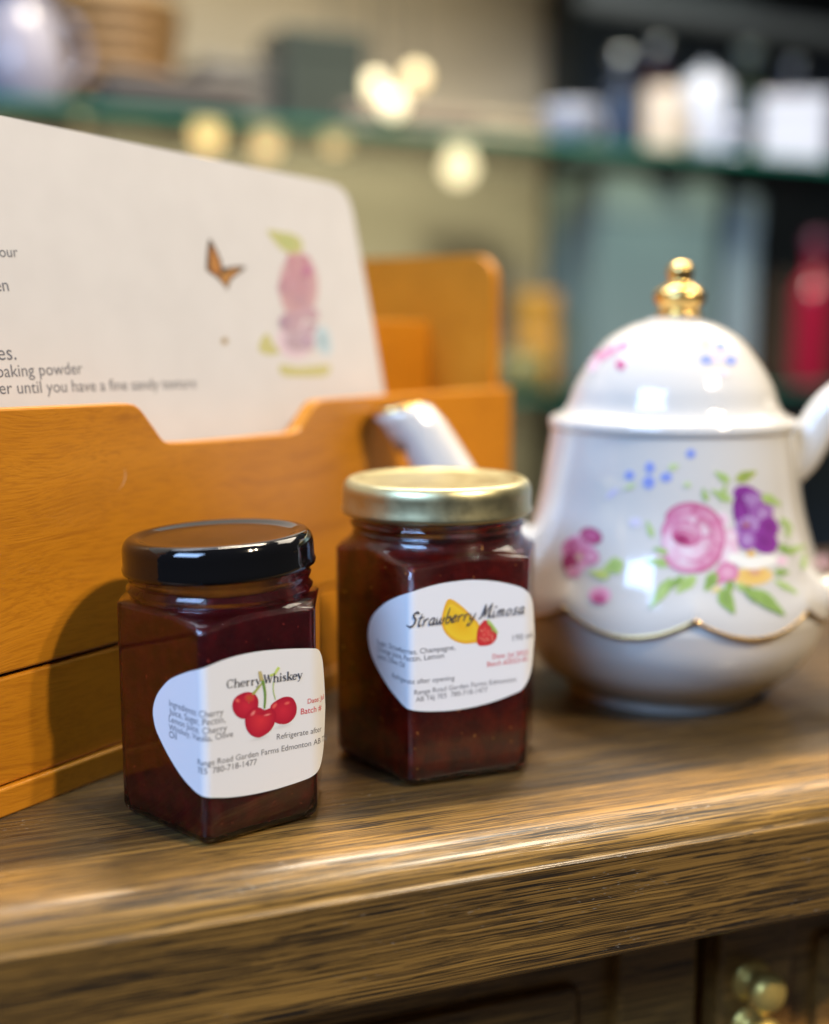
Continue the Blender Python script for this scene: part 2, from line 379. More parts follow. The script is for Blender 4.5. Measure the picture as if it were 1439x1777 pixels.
# ------------------------------------------------------------------ lettering
def font_mesh(s, bold=0.0):
    c = bpy.data.curves.new('t', 'FONT'); c.body = s; c.size = 1; c.offset = bold; c.resolution_u = 3
    o = bpy.data.objects.new('t', c); col.objects.link(o); bpy.context.view_layer.update()
    me = o.to_mesh(); v = [(q.co.x, q.co.y) for q in me.vertices]; f = [tuple(p.vertices) for p in me.polygons]
    o.to_mesh_clear(); bpy.data.objects.remove(o); bpy.data.curves.remove(c); return v, f
def strokes_mesh(glyphs, text, space=.3, slant=0, gap=0.0):
    """ribbon lettering from hand-drawn strokes; returns 2-D verts (+layer) and faces"""
    V, F, L, x = [], [], [], 0; k = 0
    for ch in text:
        if ch == ' ': x += space; continue
        adv, st = glyphs[ch]
        for pts in st:
            P = crom([Vector(p) for p in pts], 5) if len(pts) > 2 else [Vector(p) for p in pts]
            b = len(V)
            for i, p in enumerate(P):
                t = P[min(i + 1, len(P) - 1)] - P[max(i - 1, 0)]; t = Vector((t.x, t.y)); t.normalize() if t.length else None
                n = Vector((-t.y, t.x)) * p.z / 2
                for q in (Vector((p.x, p.y)) + n, Vector((p.x, p.y)) - n):
                    V.append((x + q.x + slant * q.y, q.y)); L.append(k)
                if i: F.append((b + 2 * i - 2, b + 2 * i - 1, b + 2 * i + 1, b + 2 * i))
            k += 1
        x += adv + gap
    return V, F, L
def arc_s(cx_, cy_, rx, ry, a0, a1, n=9, thin=.06, thick=.17):
    return [(cx_ + rx * math.cos(R(a0 + (a1 - a0) * i / n)), cy_ + ry * math.sin(R(a0 + (a1 - a0) * i / n)), thin + (thick - thin) * abs(math.cos(R(a0 + (a1 - a0) * i / n))) ** 1.3) for i in range(n + 1)]
def stem(x, y0, y1, s0=True, s1=True, w=.17):
    o = [[(x, y0, w), (x, y1, w)]]
    if s0: o.append([(x - .15, y0 + .03, .06), (x + .15, y0 + .03, .06)])
    if s1: o.append([(x - .16, y1 - .03, .06), (x + .02, y1 - .03, .06)])
    return o
SERIF = {
 'C': (.86, [arc_s(.44, .5, .36, .46, 38, 322), [(.72, .98, .07), (.75, .66, .07)]]),
 'h': (.80, stem(.18, 0, 1) + [arc_s(.42, .38, .21, .22, 170, 0)] + stem(.63, 0, .40, True, False)),
 'e': (.66, [arc_s(.33, .31, .25, .29, 0, 318), [(.10, .34, .06), (.60, .34, .06)]]),
 'r': (.60, stem(.18, 0, .62) + [[(.2, .36, .06), (.32, .55, .09), (.48, .55, .15)]]),
 'y': (.66, [[(.10, .6, .16), (.36, .04, .14)], [(.58, .6, .06), (.36, .02, .07), (.24, -.22, .08), (.08, -.20, .13)], [(-.02, .6, .06), (.24, .6, .06)], [(.46, .6, .06), (.68, .6, .06)]]),
 'W': (1.18, [[(.10, .97, .17), (.38, .02, .15)], [(.38, .02, .07), (.60, .97, .07)], [(.56, .97, .17), (.84, .02, .15)], [(.84, .02, .07), (1.10, .97, .07)], [(-.02, .97, .06), (.26, .97, .06)], [(.98, .97, .06), (1.2, .97, .06)]]),
 'i': (.38, stem(.19, 0, .62) + [[(.10, .86, .17), (.27, .86, .17)]]),
 's': (.56, [[(.46, .50, .07), (.30, .60, .08), (.13, .48, .13), (.30, .32, .17), (.46, .16, .13), (.30, .02, .08), (.09, .12, .07)]]),
 'k': (.74, stem(.18, 0, 1) + [[(.22, .26, .06), (.60, .60, .07)], [(.34, .38, .15), (.66, .02, .15)], [(.5, .6, .06), (.74, .6, .06)], [(.52, .03, .06), (.78, .03, .06)]]),
}
def br(*p, w=.085): return [(x, y, w * (.65 if i in (0, len(p) - 1) else 1)) for i, (x, y) in enumerate(p)]
BRUSH = {
 'S': (.62, [br((.62, .84), (.46, .97), (.26, .86), (.30, .66), (.46, .50), (.44, .20), (.22, .03), (-.06, .12), w=.11)]),
 't': (.36, [br((.20, .82), (.12, .25), (.20, .03), (.36, .14)), br((.00, .56), (.20, .57), (.40, .61), w=.07)]),
 'r': (.40, [br((.05, .46), (.09, .22), (.08, .0)), br((.08, .18), (.20, .42), (.38, .44), w=.09)]),
 'a': (.48, [br((.38, .42), (.20, .45), (.05, .24), (.13, .03), (.30, .15), (.39, .44)), br((.39, .44), (.35, .14), (.40, .03), (.50, .12))]),
 'w': (.62, [br((.04, .45), (.06, .12), (.17, .03), (.27, .20), (.32, .42)), br((.32, .42), (.31, .12), (.42, .03), (.53, .22), (.55, .46))]),
 'b': (.42, [br((.12, 1.0), (.09, .5), (.08, .1)), br((.08, .1), (.22, .0), (.38, .2), (.30, .42), (.10, .30))]),
 'e': (.40, [br((.05, .20), (.28, .28), (.28, .44), (.12, .40), (.05, .16), (.17, .02), (.40, .14))]),
 'y': (.46, [br((.06, .46), (.08, .14), (.20, .06), (.36, .30)), br((.40, .46), (.32, .05), (.18, -.26), (-.02, -.30), (.10, -.10))]),
 'M': (.90, [br((-.04, .04), (.10, .06), (.20, .5), (.26, .95), w=.09), br((.26, .95), (.32, .5), (.36, .12), w=.11), br((.36, .12), (.52, .6), (.72, .96), w=.08), br((.72, .96), (.68, .4), (.72, .06), (.86, .12), w=.11)]),
 'i': (.27, [br((.10, .44), (.06, .12), (.12, .02), (.22, .12)), [(.10, .66, .13), (.19, .69, .13)]]),
 'm': (.68, [br((.08, .46), (.05, .0)), br((.06, .22), (.20, .45), (.28, .38), (.25, .0)), br((.26, .22), (.40, .45), (.50, .38), (.47, .08), (.62, .10))]),
 'o': (.44, [br((.24, .45), (.10, .38), (.05, .18), (.16, .02), (.32, .12), (.36, .32), (.24, .45), w=.075)]),
 's': (.40, [br((.36, .42), (.22, .46), (.14, .34), (.27, .20), (.22, .03), (.0, .08))]),
}
def lay2d(verts, s_all, p0, p1, surf, sub=None, off=.00005, layer=None, ref=None):
    """place 2-D lettering so that the span `ref` (font units) runs from p0 to p1 in surface coordinates"""
    d = Vector(p1) - Vector(p0); k = d.length / ref; d.normalize(); n = Vector((-d.y, d.x)); out = []
    for i, (x, y) in enumerate(verts):
        q = Vector(p0) + d * (x * k) + n * (y * k * s_all)
        out.append(surf(q.x, q.y, off + (layer[i] * 2.5e-6 if layer else 0)))
    return out
def text_on(name, s, p0, p1, surf, m, parent, fit=None, bold=0.0, tall=1.0, off=.00005, right=False):
    v, f = font_mesh(s, bold); fv, _ = font_mesh(fit or s, bold)
    x0 = min(q[0] for q in v); ref = max(q[0] for q in fv) - min(q[0] for q in fv)
    v = [(a - x0, b) for a, b in v]
    if right:                                                   # p1 is the right end, text runs off to the left of p0
        full = max(q[0] for q in v); v = [(a - full + ref, b) for a, b in v]
    return part(name, lay2d(v, tall, p0, p1, surf, off=off, ref=ref), f, m, parent, smooth=False)
def blobs(name, items, m, surf, parent, off=.00004, step=6e-6, n=20):
    """printed picture: each item = (list of 2-D points | (cx,cy,rx,ry,rot), colour, edge colour)"""
    V, F, Cc = [], [], []
    for k, (shape, c1, c2) in enumerate(items):
        if isinstance(shape, tuple):
            a, b, rx, ry, ro = shape; ro = R(ro)
            pts = []
            for i in range(n):
                t = 2 * math.pi * i / n; x, y = rx * math.cos(t), ry * math.sin(t)
                pts.append((a + x * math.cos(ro) - y * math.sin(ro), b + x * math.sin(ro) + y * math.cos(ro)))
        else: pts = [(p.x, p.y) for p in crom([Vector((*p, 0)) for p in shape], 4, True)]
        cxx = sum(p[0] for p in pts) / len(pts); cyy = sum(p[1] for p in pts) / len(pts); o_ = off + k * step
        b0 = len(V); V.append(surf(cxx, cyy, o_)); Cc.append(c1); N = len(pts)
        for fr, cc in ((.55, tuple(.5 * (x + y) for x, y in zip(c1, c2))), (1, c2)):
            for p in pts: V.append(surf(cxx + (p[0] - cxx) * fr, cyy + (p[1] - cyy) * fr, o_)); Cc.append(cc)
        for i in range(N):
            j = (i + 1) % N; F.append((b0, b0 + 1 + i, b0 + 1 + j)); F.append((b0 + 1 + i, b0 + 1 + N + i, b0 + 1 + N + j, b0 + 1 + j))
    return part(name, V, F, m, parent, smooth=False, colors=Cc)

# print on the recipe card
cl = [('our', (0, 446), (32, 446)), ('en', (-8, 506), (16, 505)), ('es.', (-3, 625), (29, 624)), ('baking powder', (-4, 655), (144, 648.5)), ('er until you have a fine sandy texture', (0, 684), (341, 673))]
for s, a, b_ in cl:
    text_on('recipe_text', s, card2(*a), card2(*b_), card3, I_CARD, sheet, tall=1.0)
def zcard(x, y, off): return card3(*card2(320 + x / 4.797, 380 + y / 4.797), off)
OR, BK = (.42, .21, .06), (.09, .06, .04)
blobs('butterfly_print', [([(200, 180), (180, 400), (200, 440), (270, 490), (335, 560), (355, 590), (395, 500), (510, 405), (410, 395), (335, 435), (300, 330), (235, 195)], BK, BK),
      ([(222, 230), (212, 380), (222, 425), (285, 470), (300, 400), (262, 290)], OR, (.38, .15, .04)), ([(300, 470), (345, 555), (375, 490), (455, 420), (400, 420), (335, 455)], OR, (.45, .22, .06)), ((335, 1015, 30, 32, 0), (.25, .18, .10), (.45, .38, .26))], M_PRINT, zcard, sheet)
PK, PL, LV, BL, GR, YG = (.46, .24, .29), (.52, .36, .38), (.44, .36, .43), (.30, .42, .48), (.38, .44, .19), (.48, .47, .22)
its = [([(690, 95), (750, 190), (830, 265), (930, 300), (985, 250), (970, 170), (900, 125), (800, 105)], GR, YG), ([(620, 1090), (640, 1000), (690, 950), (740, 1040), (790, 1110), (700, 1130)], YG, YG),
       ([(800, 1215), (960, 1235), (1200, 1215), (1180, 1300), (1000, 1310), (820, 1300)], YG, YG), ([(1090, 920), (1170, 890), (1225, 1010), (1215, 1130), (1130, 1110), (1075, 1020)], BL, (.5, .62, .70)),
       ((950, 560, 165, 285, 0), PK, PL), ((930, 1000, 160, 165, 0), LV, (.66, .54, .62))]
random.seed(3)
for k in range(34):
    y = 330 + random.random() * 800; t = (y - 330) / 800; x = 950 + (random.random() - .5) * 290 * math.sqrt(max(.03, 1 - ((t - .45) / .49) ** 2))
    c = tuple(a * (1 - t) + b * t for a, b in zip(PK, LV)); d = random.uniform(.88, 1.12); its.append(((x, y, random.uniform(35, 62), random.uniform(30, 52), random.random() * 180), tuple(min(1, q * d) for q in c), c))
its += [((1020, 430, 45, 50, 0), (.36, .12, .24), (.5, .24, .36)), ((830, 860, 55, 40, 40), (.30, .20, .28), (.45, .33, .42)), ((1010, 1010, 40, 45, 0), (.32, .20, .32), (.5, .4, .5))]
blobs('flower_print', its, M_PRINT, zcard, sheet)

# ------------------------------------------------------------------ jam jars
class Jar: pass
def jar_frame(px, r_, l_, C_):
    """six-sided jar, opposite sides parallel: r_, l_ = the two front faces from the front corner, C_ = corner to axis"""
    J = Jar(); J.P = ground(*px); r_, l_, C_ = Vector(r_), Vector(l_), Vector(C_); J.s, J.a = r_.length, C_.length
    J.yd = Vector((0, 1, 0)); J.xd = Vector((1, 0, 0)); J.c = J.P + Vector((C_.x, C_.y, 0)); h = r_.angle(l_) / 2
    J.poly = [-C_, -C_ + r_, C_ - l_, C_.copy(), C_ - r_, -C_ + l_]; s = J.s
    J.w3 = lambda p, z: J.c + J.xd * p.x + J.yd * p.y + Vector((0, 0, z))
    dF = (J.poly[1] - J.poly[0]).normalized(); dL = (J.poly[5] - J.poly[0]).normalized(); dR = (J.poly[2] - J.poly[1]).normalized()
    nF = Vector((dF.y, -dF.x)); nL = Vector((-dL.y, dL.x))
    W = lambda q: (J.xd * q.x + J.yd * q.y)
    rc = J.rc = .0024; t0 = rc * math.tan(math.pi / 2 - h)
    def uv(x, y):                                              # pixel -> label coordinates (u along the faces from the front corner, v up)
        q = hit(x, y, J.w3(J.poly[0], 0), W(nF)); u = (q - J.w3(J.poly[0], 0)).dot(W(dF))
        if u >= 0: return u, q.z
        q = hit(x, y, J.w3(J.poly[0], 0), W(nL)); return -(q - J.w3(J.poly[0], 0)).dot(W(dL)), q.z
    # label path: follows the two front faces round the rounded corner, then stands off the right-hand edge
    bisn = (nF + nL).normalized(); ctr = J.poly[0] - bisn * (rc / math.cos(math.acos(max(-1, min(1, bisn.dot(nF))))))
    ulift = s - .0016
    tail = []; pos = J.poly[0] + dF * ulift; ang = 0; st = .0004
    for k in range(60):
        tail.append((ulift + k * st, pos.copy(), ang)); ang = min(R(30), ang + st / .0085)
        d = Vector((dF.x * math.cos(ang) - dF.y * math.sin(ang), dF.x * math.sin(ang) + dF.y * math.cos(ang))); pos = pos + d * st
    def surf(u, v_, off):
        off += .00012
        if u < -t0: p = J.poly[0] - dL * u; n = nL
        elif u < t0:
            t = (u + t0) / (2 * t0); n = nL.lerp(nF, t); aa = math.atan2(nL.y, nL.x); ab = math.atan2(nF.y, nF.x)
            while ab - aa > math.pi: ab -= 2 * math.pi
            while ab - aa < -math.pi: ab += 2 * math.pi
            g = aa + (ab - aa) * t; n = Vector((math.cos(g), math.sin(g))); p = ctr + n * rc
        elif u < ulift: p = J.poly[0] + dF * u; n = nF
        else:
            k = min(len(tail) - 1, int((u - ulift) / st)); fr = (u - ulift) / st - k; a_, b_ = tail[k], tail[min(k + 1, len(tail) - 1)]
            p = a_[1].lerp(b_[1], min(1, fr)); g = a_[2]; n = Vector((nF.x * math.cos(g) - nF.y * math.sin(g), nF.x * math.sin(g) + nF.y * math.cos(g)))
        q = p + n * off; return J.w3(q, v_)
    J.uv, J.surf = uv, surf
    # rounded outline, dense
    ol = []; n6 = 6
    for i in range(6):
        A, B_, C_ = J.poly[i - 1], J.poly[i], J.poly[(i + 1) % 6]
        d0 = (A - B_).normalized(); d1 = (C_ - B_).normalized(); th = math.acos(d0.dot(d1)); t = rc / math.tan(th / 2)
        s0, s1 = B_ + d0 * t, B_ + d1 * t; cc = B_ + (d0 + d1).normalized() * (rc / math.sin(th / 2))
        a0 = math.atan2(s0.y - cc.y, s0.x - cc.x); a1 = math.atan2(s1.y - cc.y, s1.x - cc.x)
        while a1 - a0 > math.pi: a1 -= 2 * math.pi
        while a1 - a0 < -math.pi: a1 += 2 * math.pi
        for k in range(9): g = a0 + (a1 - a0) * k / 8; ol.append(Vector((cc.x + rc * math.cos(g), cc.y + rc * math.sin(g))))
        nxt = J.poly[(i + 1) % 6]; d2 = (J.poly[(i + 2) % 6] - nxt).normalized(); th2 = math.acos((-d1).dot(d2)); e = nxt - d1 * (rc / math.tan(th2 / 2))
        for k in range(1, 12): ol.append(s1.lerp(e, k / 12))
    J.ol = ol
    return J
def smin(a, b, k):
    h = max(k - abs(a - b), 0) / k; return min(a, b) - h * h * k * .25
def jar_rings(J, prof, inset=0, soft=.0018):
    """prof rows: (z, heel inset, shoulder radius or None)"""
    rings = []
    for z, hi, rs in prof:
        ring = []
        for p in J.ol:
            r = p.length; rr_ = r - inset - hi
            if rs is not None: rr_ = smin(rr_, rs - inset, soft)
            ring.append(J.w3(p * (rr_ / r), z))
        rings.append(ring)
    return rings
def shoulder(z0, z1, rmax, rmin, n, power):
    out = []
    for k in range(n + 1):
        t = k / n; out.append((z0 + (z1 - z0) * t, 0, rmin + (rmax - rmin) * (1 - t ** power) ** (1 / power)))
    return out

def build_jar(J, name, label, zsh, znk, zlid0, rneck, rlid, hlid, beads, Mjam, jam_top, power, lidm, lid_tilt=None, lidname='lid', soft=.0018):
    rt = root(name, (J.c.x, J.c.y, 0), label, 'jam jar')
    rmax = J.a + .0012
    heel = [(.0000, .0062, None), (.0000, .0048, None), (.0003, .0030, None), (.0010, .0014, None), (.0022, .0004, None), (.0040, 0, None), (.006, 0, None)]
    body = [(.006 + (zsh - .006) * k / 8, 0, None) for k in range(1, 9)]
    sh = shoulder(zsh, znk, rmax, rneck, 22, power)[1:]
    neck = [(z, 0, r) for z, r in beads]
    neck += [(zlid0 + .0060, 0, rneck - .0004), (zlid0 + .0068, 0, rneck - .0012)]
    g = loft(jar_rings(J, heel + body + sh + neck, 0, soft))
    # head space above the jam: a cavity in the glass (faces turned inwards)
    cav = [(jam_top + .0001, 0, rneck - .0022), (zlid0 + .004, 0, rneck - .0022), (zlid0 + .0062, 0, rneck - .0026)]
    cvv, cff = loft(jar_rings(J, cav, 0, soft)); cff = [tuple(reversed(q)) for q in cff]
    gl = part('glass_body', *merge(g, (cvv, cff)), M_GLASS, rt)
    bot = [(.0014, .006, None), (.0017, .0038, None), (.0030, .0014, None), (.0075, 0, None)]
    jb = bot + [(.0075 + (zsh - .0085) * k / 4, 0, None) for k in range(1, 5)]
    js = [(z - .0008, h, r) for z, h, r in shoulder(zsh, znk, rmax, rneck, 12, power)[1:]] ; js = [q for q in js if q[0] < jam_top - .0004]
    jn = ([(jam_top - .0002, 0, rneck - .0006)] if js and jam_top > znk else [])
    part('jam', *loft(jar_rings(J, jb + js + jn + [(jam_top, 0, (jn or js)[-1][2] - .0004)], .0015, soft)), Mjam, rt)
    # lid
    R_ = rlid; H_ = hlid
    lp = [(R_ - .0022, .0006), (R_ - .0010, -.0002), (R_ - .0001, .0004), (R_, .0014), (R_ - .0004, .0024), (R_ - .0004, H_ * .62)]
    for k in range(1, 8):
        g_ = math.pi / 2 * k / 7; lp.append((R_ - .0004 - .0026 * (1 - math.cos(g_)), H_ * .62 + H_ * .38 * math.sin(g_)))
    lp += [(R_ - .0040, H_), (R_ - .0048, H_ - .0002), (R_ - .0058, H_ - .0007), (R_ - .0070, H_ - .0009), (R_ - .012, H_ - .0009), (R_ * .3, H_ - .0007), (.0004, H_ - .0007)]
    T = lid_tilt.to_matrix().to_4x4() if lid_tilt else None
    c = J.c + Vector((0, 0, zlid0)); v, f = lathe(lp, (0, 0, 0), 112)
    v = [c + ((T @ q) if T else q) for q in v]
    part(lidname, v, f, lidm, rt)
    return rt
def build_label(J, rt, top, bot):
    us = [q[0] for q in top]; u0, u1 = max(min(us), min(q[0] for q in bot)), min(max(us), max(q[0] for q in bot))
    def ev(c, u):
        c = sorted(c)
        for a, b_ in zip(c, c[1:]):
            if a[0] <= u <= b_[0]: return a[1] + (b_[1] - a[1]) * (u - a[0]) / max(1e-9, b_[0] - a[0])
        return c[0][1] if u < c[0][0] else c[-1][1]
    def dens(c): return [(p.x, p.y) for p in crom([Vector((*q, 0)) for q in c], 6)]
    T_, B_ = dens(top), dens(bot); n = 150; K = 6; V, F = [], []
    for i in range(n + 1):
        t = i / n; t = .5 - .5 * math.cos(math.pi * t); u = u0 + (u1 - u0) * t; a, b_ = ev(B_, u), ev(T_, u)
        for k in range(K + 1): V.append(J.surf(u, a + (b_ - a) * k / K, 0))
    for i in range(n):
        for k in range(K): q = i * (K + 1) + k; F.append((q, q + K + 1, q + K + 2, q + 1))
    return part('label', V, F, M_PAPER, rt)

# --- cherry jar
J1 = jar_frame((358, 1476), (.0272, .0203), (-.0268, .0240), (-.0001, .0340))
tilt1 = Matrix.Rotation(R(-2.2), 3, 'Y').to_quaternion()
beads1 = [(z + .0008, r) for z, r in [(.0602, .0248), (.0612, .0249), (.0620, .0256), (.0627, .0257), (.0634, .0250), (.0645, .0247), (.0655, .0252), (.0662, .0253), (.0672, .0247)]]
jar1 = build_jar(J1, 'jam_jar', 'dark cherry jam jar with glossy black lid and cherry picture label', .0540, .0606, .0682, .0247, .0267, .0096, beads1, M_JAM1, .0612, 2.0, M_BLACK, tilt1, soft=.0009)
Z1 = lambda x, y: J1.uv(250 + x / 4.3606, 1110 + y / 4.3606)
s1 = J1.s
top1 = [Z1(*p) for p in ((70, 570), (74, 500), (100, 420), (140, 360), (200, 300), (300, 255), (400, 228))] + [Z1(*p) for p in ((520, 184), (620, 146), (740, 112), (900, 84), (1080, 70), (1200, 66), (1270, 66))]
vt = top1[-1][1]
bot1 = [Z1(*p) for p in ((70, 570), (90, 670), (130, 765), (200, 900), (290, 1040), (380, 1140), (440, 1184))] + [Z1(*p) for p in ((530, 1196), (640, 1194), (800, 1174), (1000, 1130), (1200, 1066), (1270, 1034))]
vb = bot1[-1][1]; uE = top1[-1][0]
top1 += [(uE + .0016, vt - .0004), (uE + .0031, vt - .0016), (uE + .0045, vt - .0045), (uE + .0054, vt - .011), (uE + .0058, (vt + vb) / 2)]
bot1 += [(uE + .0016, vb + .0010), (uE + .0031, vb + .0030), (uE + .0045, vb + .0070), (uE + .0054, vb + .0140), (uE + .0058, (vt + vb) / 2)]
lab1 = build_label(J1, jar1, top1, bot1)
sv, sf, sl_ = strokes_mesh(SERIF, 'Cherry Whiskey', .34)
x0 = min(q[0] for q in sv); sv = [(a - x0, b) for a, b in sv]; ref = max(q[0] for q in sv)
part('title_text', lay2d(sv, 1.0, Z1(622, 372), Z1(1196, 292), J1.surf, layer=sl_, ref=ref), sf, I_DARK, lab1, smooth=False)
for s, a, b_ in (('Ingredients: Cherry', (195, 500), (600, 566)), ('Juice, Sugar, Pectin,', (195, 562), (614, 624)), ('Lemon Juice, Cherry', (192, 618), (626, 688)), ('Whiskey, Vanilla, Olive', (192, 680), (672, 732)), ('Oil', (196, 740), (252, 757))):
    text_on('ingredients_text', s, Z1(*a), Z1(*b_), J1.surf, I_GREY, lab1)
text_on('address_text', 'Range Road Garden Farms Edmonton AB T6J', Z1(410, 942), Z1(1262, 802), J1.surf, I_GREY, lab1, fit='Range Road Garden Farms Edmonton')
text_on('address_text', '7E5  780-718-1477', Z1(410, 1004), Z1(852, 944), J1.surf, I_GREY, lab1)
text_on('storage_text', 'Refrigerate after', Z1(1002, 756), Z1(1240, 716), J1.surf, I_GREY, lab1, fit='Refrigerate')
text_on('date_text', 'Date: Jul', Z1(1236, 484), Z1(1287, 475), J1.surf, I_RED, lab1, fit='Da', bold=.004)
text_on('date_text', 'Batch #', Z1(1184, 566), Z1(1278, 550), J1.surf, I_RED, lab1, fit='Batc', bold=.004)
CR, CD, CH_, PKH = (.62, .025, .05), (.42, .010, .035), (.85, .30, .26), (.80, .16, .12)
z1s = lambda x, y, o: J1.surf(*Z1(x, y), o)
stems = lambda P, w0, w1: [(P[i][0], P[i][1]) for i in range(len(P))]
def ribbon(P, w0, w1):
    Q = crom([Vector((*p, 0)) for p in P], 5); L_, R2 = [], []
    for i, p in enumerate(Q):
        t = Q[min(i + 1, len(Q) - 1)] - Q[max(i - 1, 0)]; t.normalize(); n = Vector((-t.y, t.x, 0)) * (w0 + (w1 - w0) * i / (len(Q) - 1)) / 2
        L_.append(p + n); R2.append(p - n)
    return Q, L_, R2
def ribbons(name, items, m, surf, parent, off=.00010):
    V, F, Cc = [], [], []
    for k, (P, w0, w1, c) in enumerate(items):
        Q, A, B_ = ribbon(P, w0, w1); b0 = len(V)
        for i in range(len(Q)):
            V += [surf(A[i].x, A[i].y, off + k * 5e-6), surf(B_[i].x, B_[i].y, off + k * 5e-6)]; Cc += [c, c]
            if i: F.append((b0 + 2 * i - 2, b0 + 2 * i - 1, b0 + 2 * i + 1, b0 + 2 * i))
    return part(name, V, F, m, parent, smooth=False, colors=Cc)
blobs('cherry_print', [
    ((870, 745, 80, 16, -14), (.66, .64, .64), (.79, .79, .79)), ((1050, 650, 70, 16, -14), (.66, .64, .64), (.79, .79, .79)),
    ([(1060, 432), (1120, 440), (1152, 500), (1145, 570), (1100, 625), (1040, 640), (985, 620), (960, 560), (955, 500), (1000, 460)], CR, CD),
    ([(760, 398), (820, 402), (858, 440), (862, 500), (840, 560), (790, 592), (730, 595), (685, 560), (665, 500), (690, 435)], CR, CD),
    ([(820, 520), (870, 512), (910, 530), (950, 520), (990, 545), (992, 610), (960, 680), (900, 728), (850, 740), (795, 710), (765, 650), (768, 575)], (.70, .035, .05), CD),
    ((905, 552, 60, 16, -8), CD, (.5, .02, .04)), ((1080, 480, 26, 14, -20), PKH, CR), ((985, 500, 30, 16, -50), PKH, CR), ((822, 556, 30, 14, -50), CH_, CR), ((930, 568, 34, 9, -15), CH_, CR), ((705, 460, 22, 18, 40), PKH, CR),
    ((795, 440, 42, 34, 0), (.50, .10, .03), CR)], M_PRINT, z1s, lab1, n=22)
GN, GL = (.16, .30, .06), (.42, .56, .14)
ribbons('stem_print', [([(780, 470), (815, 420), (860, 365), (892, 325)], 30, 8, (.34, .40, .10)), ([(908, 520), (914, 420), (900, 330), (884, 285)], 14, 26, GN), ([(888, 310), (876, 260), (874, 238)], 30, 24, (.50, .42, .18)),
     ([(992, 452), (978, 400), (974, 350), (985, 290)], 6, 8, GL), ([(950, 270), (985, 258), (1000, 235), (1018, 208)], 16, 22, (.55, .68, .16))], M_PRINT, z1s, lab1)

# --- strawberry jar
J2 = jar_frame((711, 1371), (.0352, .0140), (-.0228, .0300), (.0084, .0348))
beads2 = [(.0722, .0262), (.0732, .0263), (.0738, .0270), (.0746, .0271), (.0752, .0263), (.0762, .0262)]
jar2 = build_jar(J2, 'jam_jar', 'strawberry jam jar with pale gold lid and orange slice label', .0662, .0722, .0772, .0262, .0296, .0106, beads2, M_JAM2, .0709, .55, M_GOLD_LID, soft=.0012)
Z2 = lambda x, y: J2.uv(630 + x / 4.642, 1000 + y / 4.642)
top2 = [Z2(*p) for p in ((42, 480), (50, 400), (75, 330), (115, 275), (190, 210), (280, 165), (340, 143))] + [Z2(*p) for p in ((400, 124), (480, 96), (620, 60), (780, 36), (900, 29), (1050, 38), (1180, 62), (1270, 88))]
bot2 = [Z2(*p) for p in ((42, 480), (58, 590), (108, 720), (200, 880), (300, 1010), (345, 1056))] + [Z2(*p) for p in ((400, 1080), (470, 1087), (560, 1088), (720, 1080), (900, 1050), (1080, 1000), (1230, 940), (1270, 920))]
vt, vb, uE = top2[-1][1], bot2[-1][1], top2[-1][0]
top2 += [(uE + .0016, vt - .0010), (uE + .0031, vt - .0024), (uE + .0045, vt - .0052), (uE + .0054, vt - .0115), (uE + .0058, (vt + vb) / 2)]
bot2 += [(uE + .0016, vb + .0010), (uE + .0031, vb + .0030), (uE + .0045, vb + .0065), (uE + .0054, vb + .0130), (uE + .0058, (vt + vb) / 2)]
lab2 = build_label(J2, jar2, top2, bot2)
z2s = lambda x, y, o: J2.surf(*Z2(x, y), o)
YL, YD_, YR = (.86, .58, .035), (.80, .42, .02), (.88, .66, .10)
SR, SD = (.72, .07, .06), (.55, .025, .03)
its = [([(690, 182), (645, 275), (632, 370), (655, 445), (715, 508), (800, 540), (890, 538), (940, 515), (938, 400), (900, 345), (790, 235)], YR, YD_),
       ([(700, 225), (660, 300), (655, 375), (680, 440), (735, 490), (810, 515), (890, 508), (915, 490), (910, 400), (880, 355), (780, 265)], (.82, .46, .02), YL)]
its += [([(975, 355), (935, 400), (915, 470), (922, 545), (965, 560), (1035, 545), (1075, 495), (1070, 440), (1025, 390), (1000, 358)], SR, SD)]
for k in range(18): its.append(((940 + random.random() * 110, 400 + random.random() * 130, 5, 7, 0), (.85, .40, .25), (.78, .2, .15)))
its += [([(1005, 345), (1040, 380), (1085, 450), (1060, 452), (1045, 420), (1040, 455), (1030, 410), (1000, 375)], (.30, .48, .08), (.5, .62, .2))]
blobs('fruit_print', its, M_PRINT, z2s, lab2, step=8e-6)
sv, sf, sl_ = strokes_mesh(BRUSH, 'Strawberry Mimosa', .26, .32, .03)
x0 = min(q[0] for q in sv); sv = [(a - x0, b) for a, b in sv]; ref = max(q[0] for q in sv)
part('title_text', lay2d(sv, 1.02, Z2(356, 408), Z2(1298, 296), J2.surf, off=.0003, layer=sl_, ref=ref), sf, I_DARK, lab2, smooth=False)
for s, a, b_ in (('Sugar, Strawberries, Champagne,', (116, 545), (742, 590)), ('Orange Juice, Pectin, Lemon', (118, 600), (652, 656)), ('Juice, Olive Oil', (120, 655), (338, 738))):
    text_on('ingredients_text', s, Z2(*a), Z2(*b_), J2.surf, I_GREY, lab2, bold=.004)
text_on('storage_text', 'Refrigerate after opening', Z2(240, 815), Z2(736, 836), J2.surf, I_GREY, lab2)
text_on('address_text', 'Range Road Garden Farms Edmonton', Z2(412, 956), Z2(1232, 846), J2.surf, I_GREY, lab2)
text_on('address_text', 'AB T6J 7E5  780-718-1477', Z2(425, 1012), Z2(1002, 930), J2.surf, I_GREY, lab2)
text_on('volume_text', '190 mL', Z2(1206, 522), Z2(1290, 508), J2.surf, I_GREY, lab2, fit='190 ')
text_on('date_text', 'Date: Jul 2023', Z2(1042, 666), Z2(1280, 636), J2.surf, I_RED, lab2, fit='Date: Jul 20')
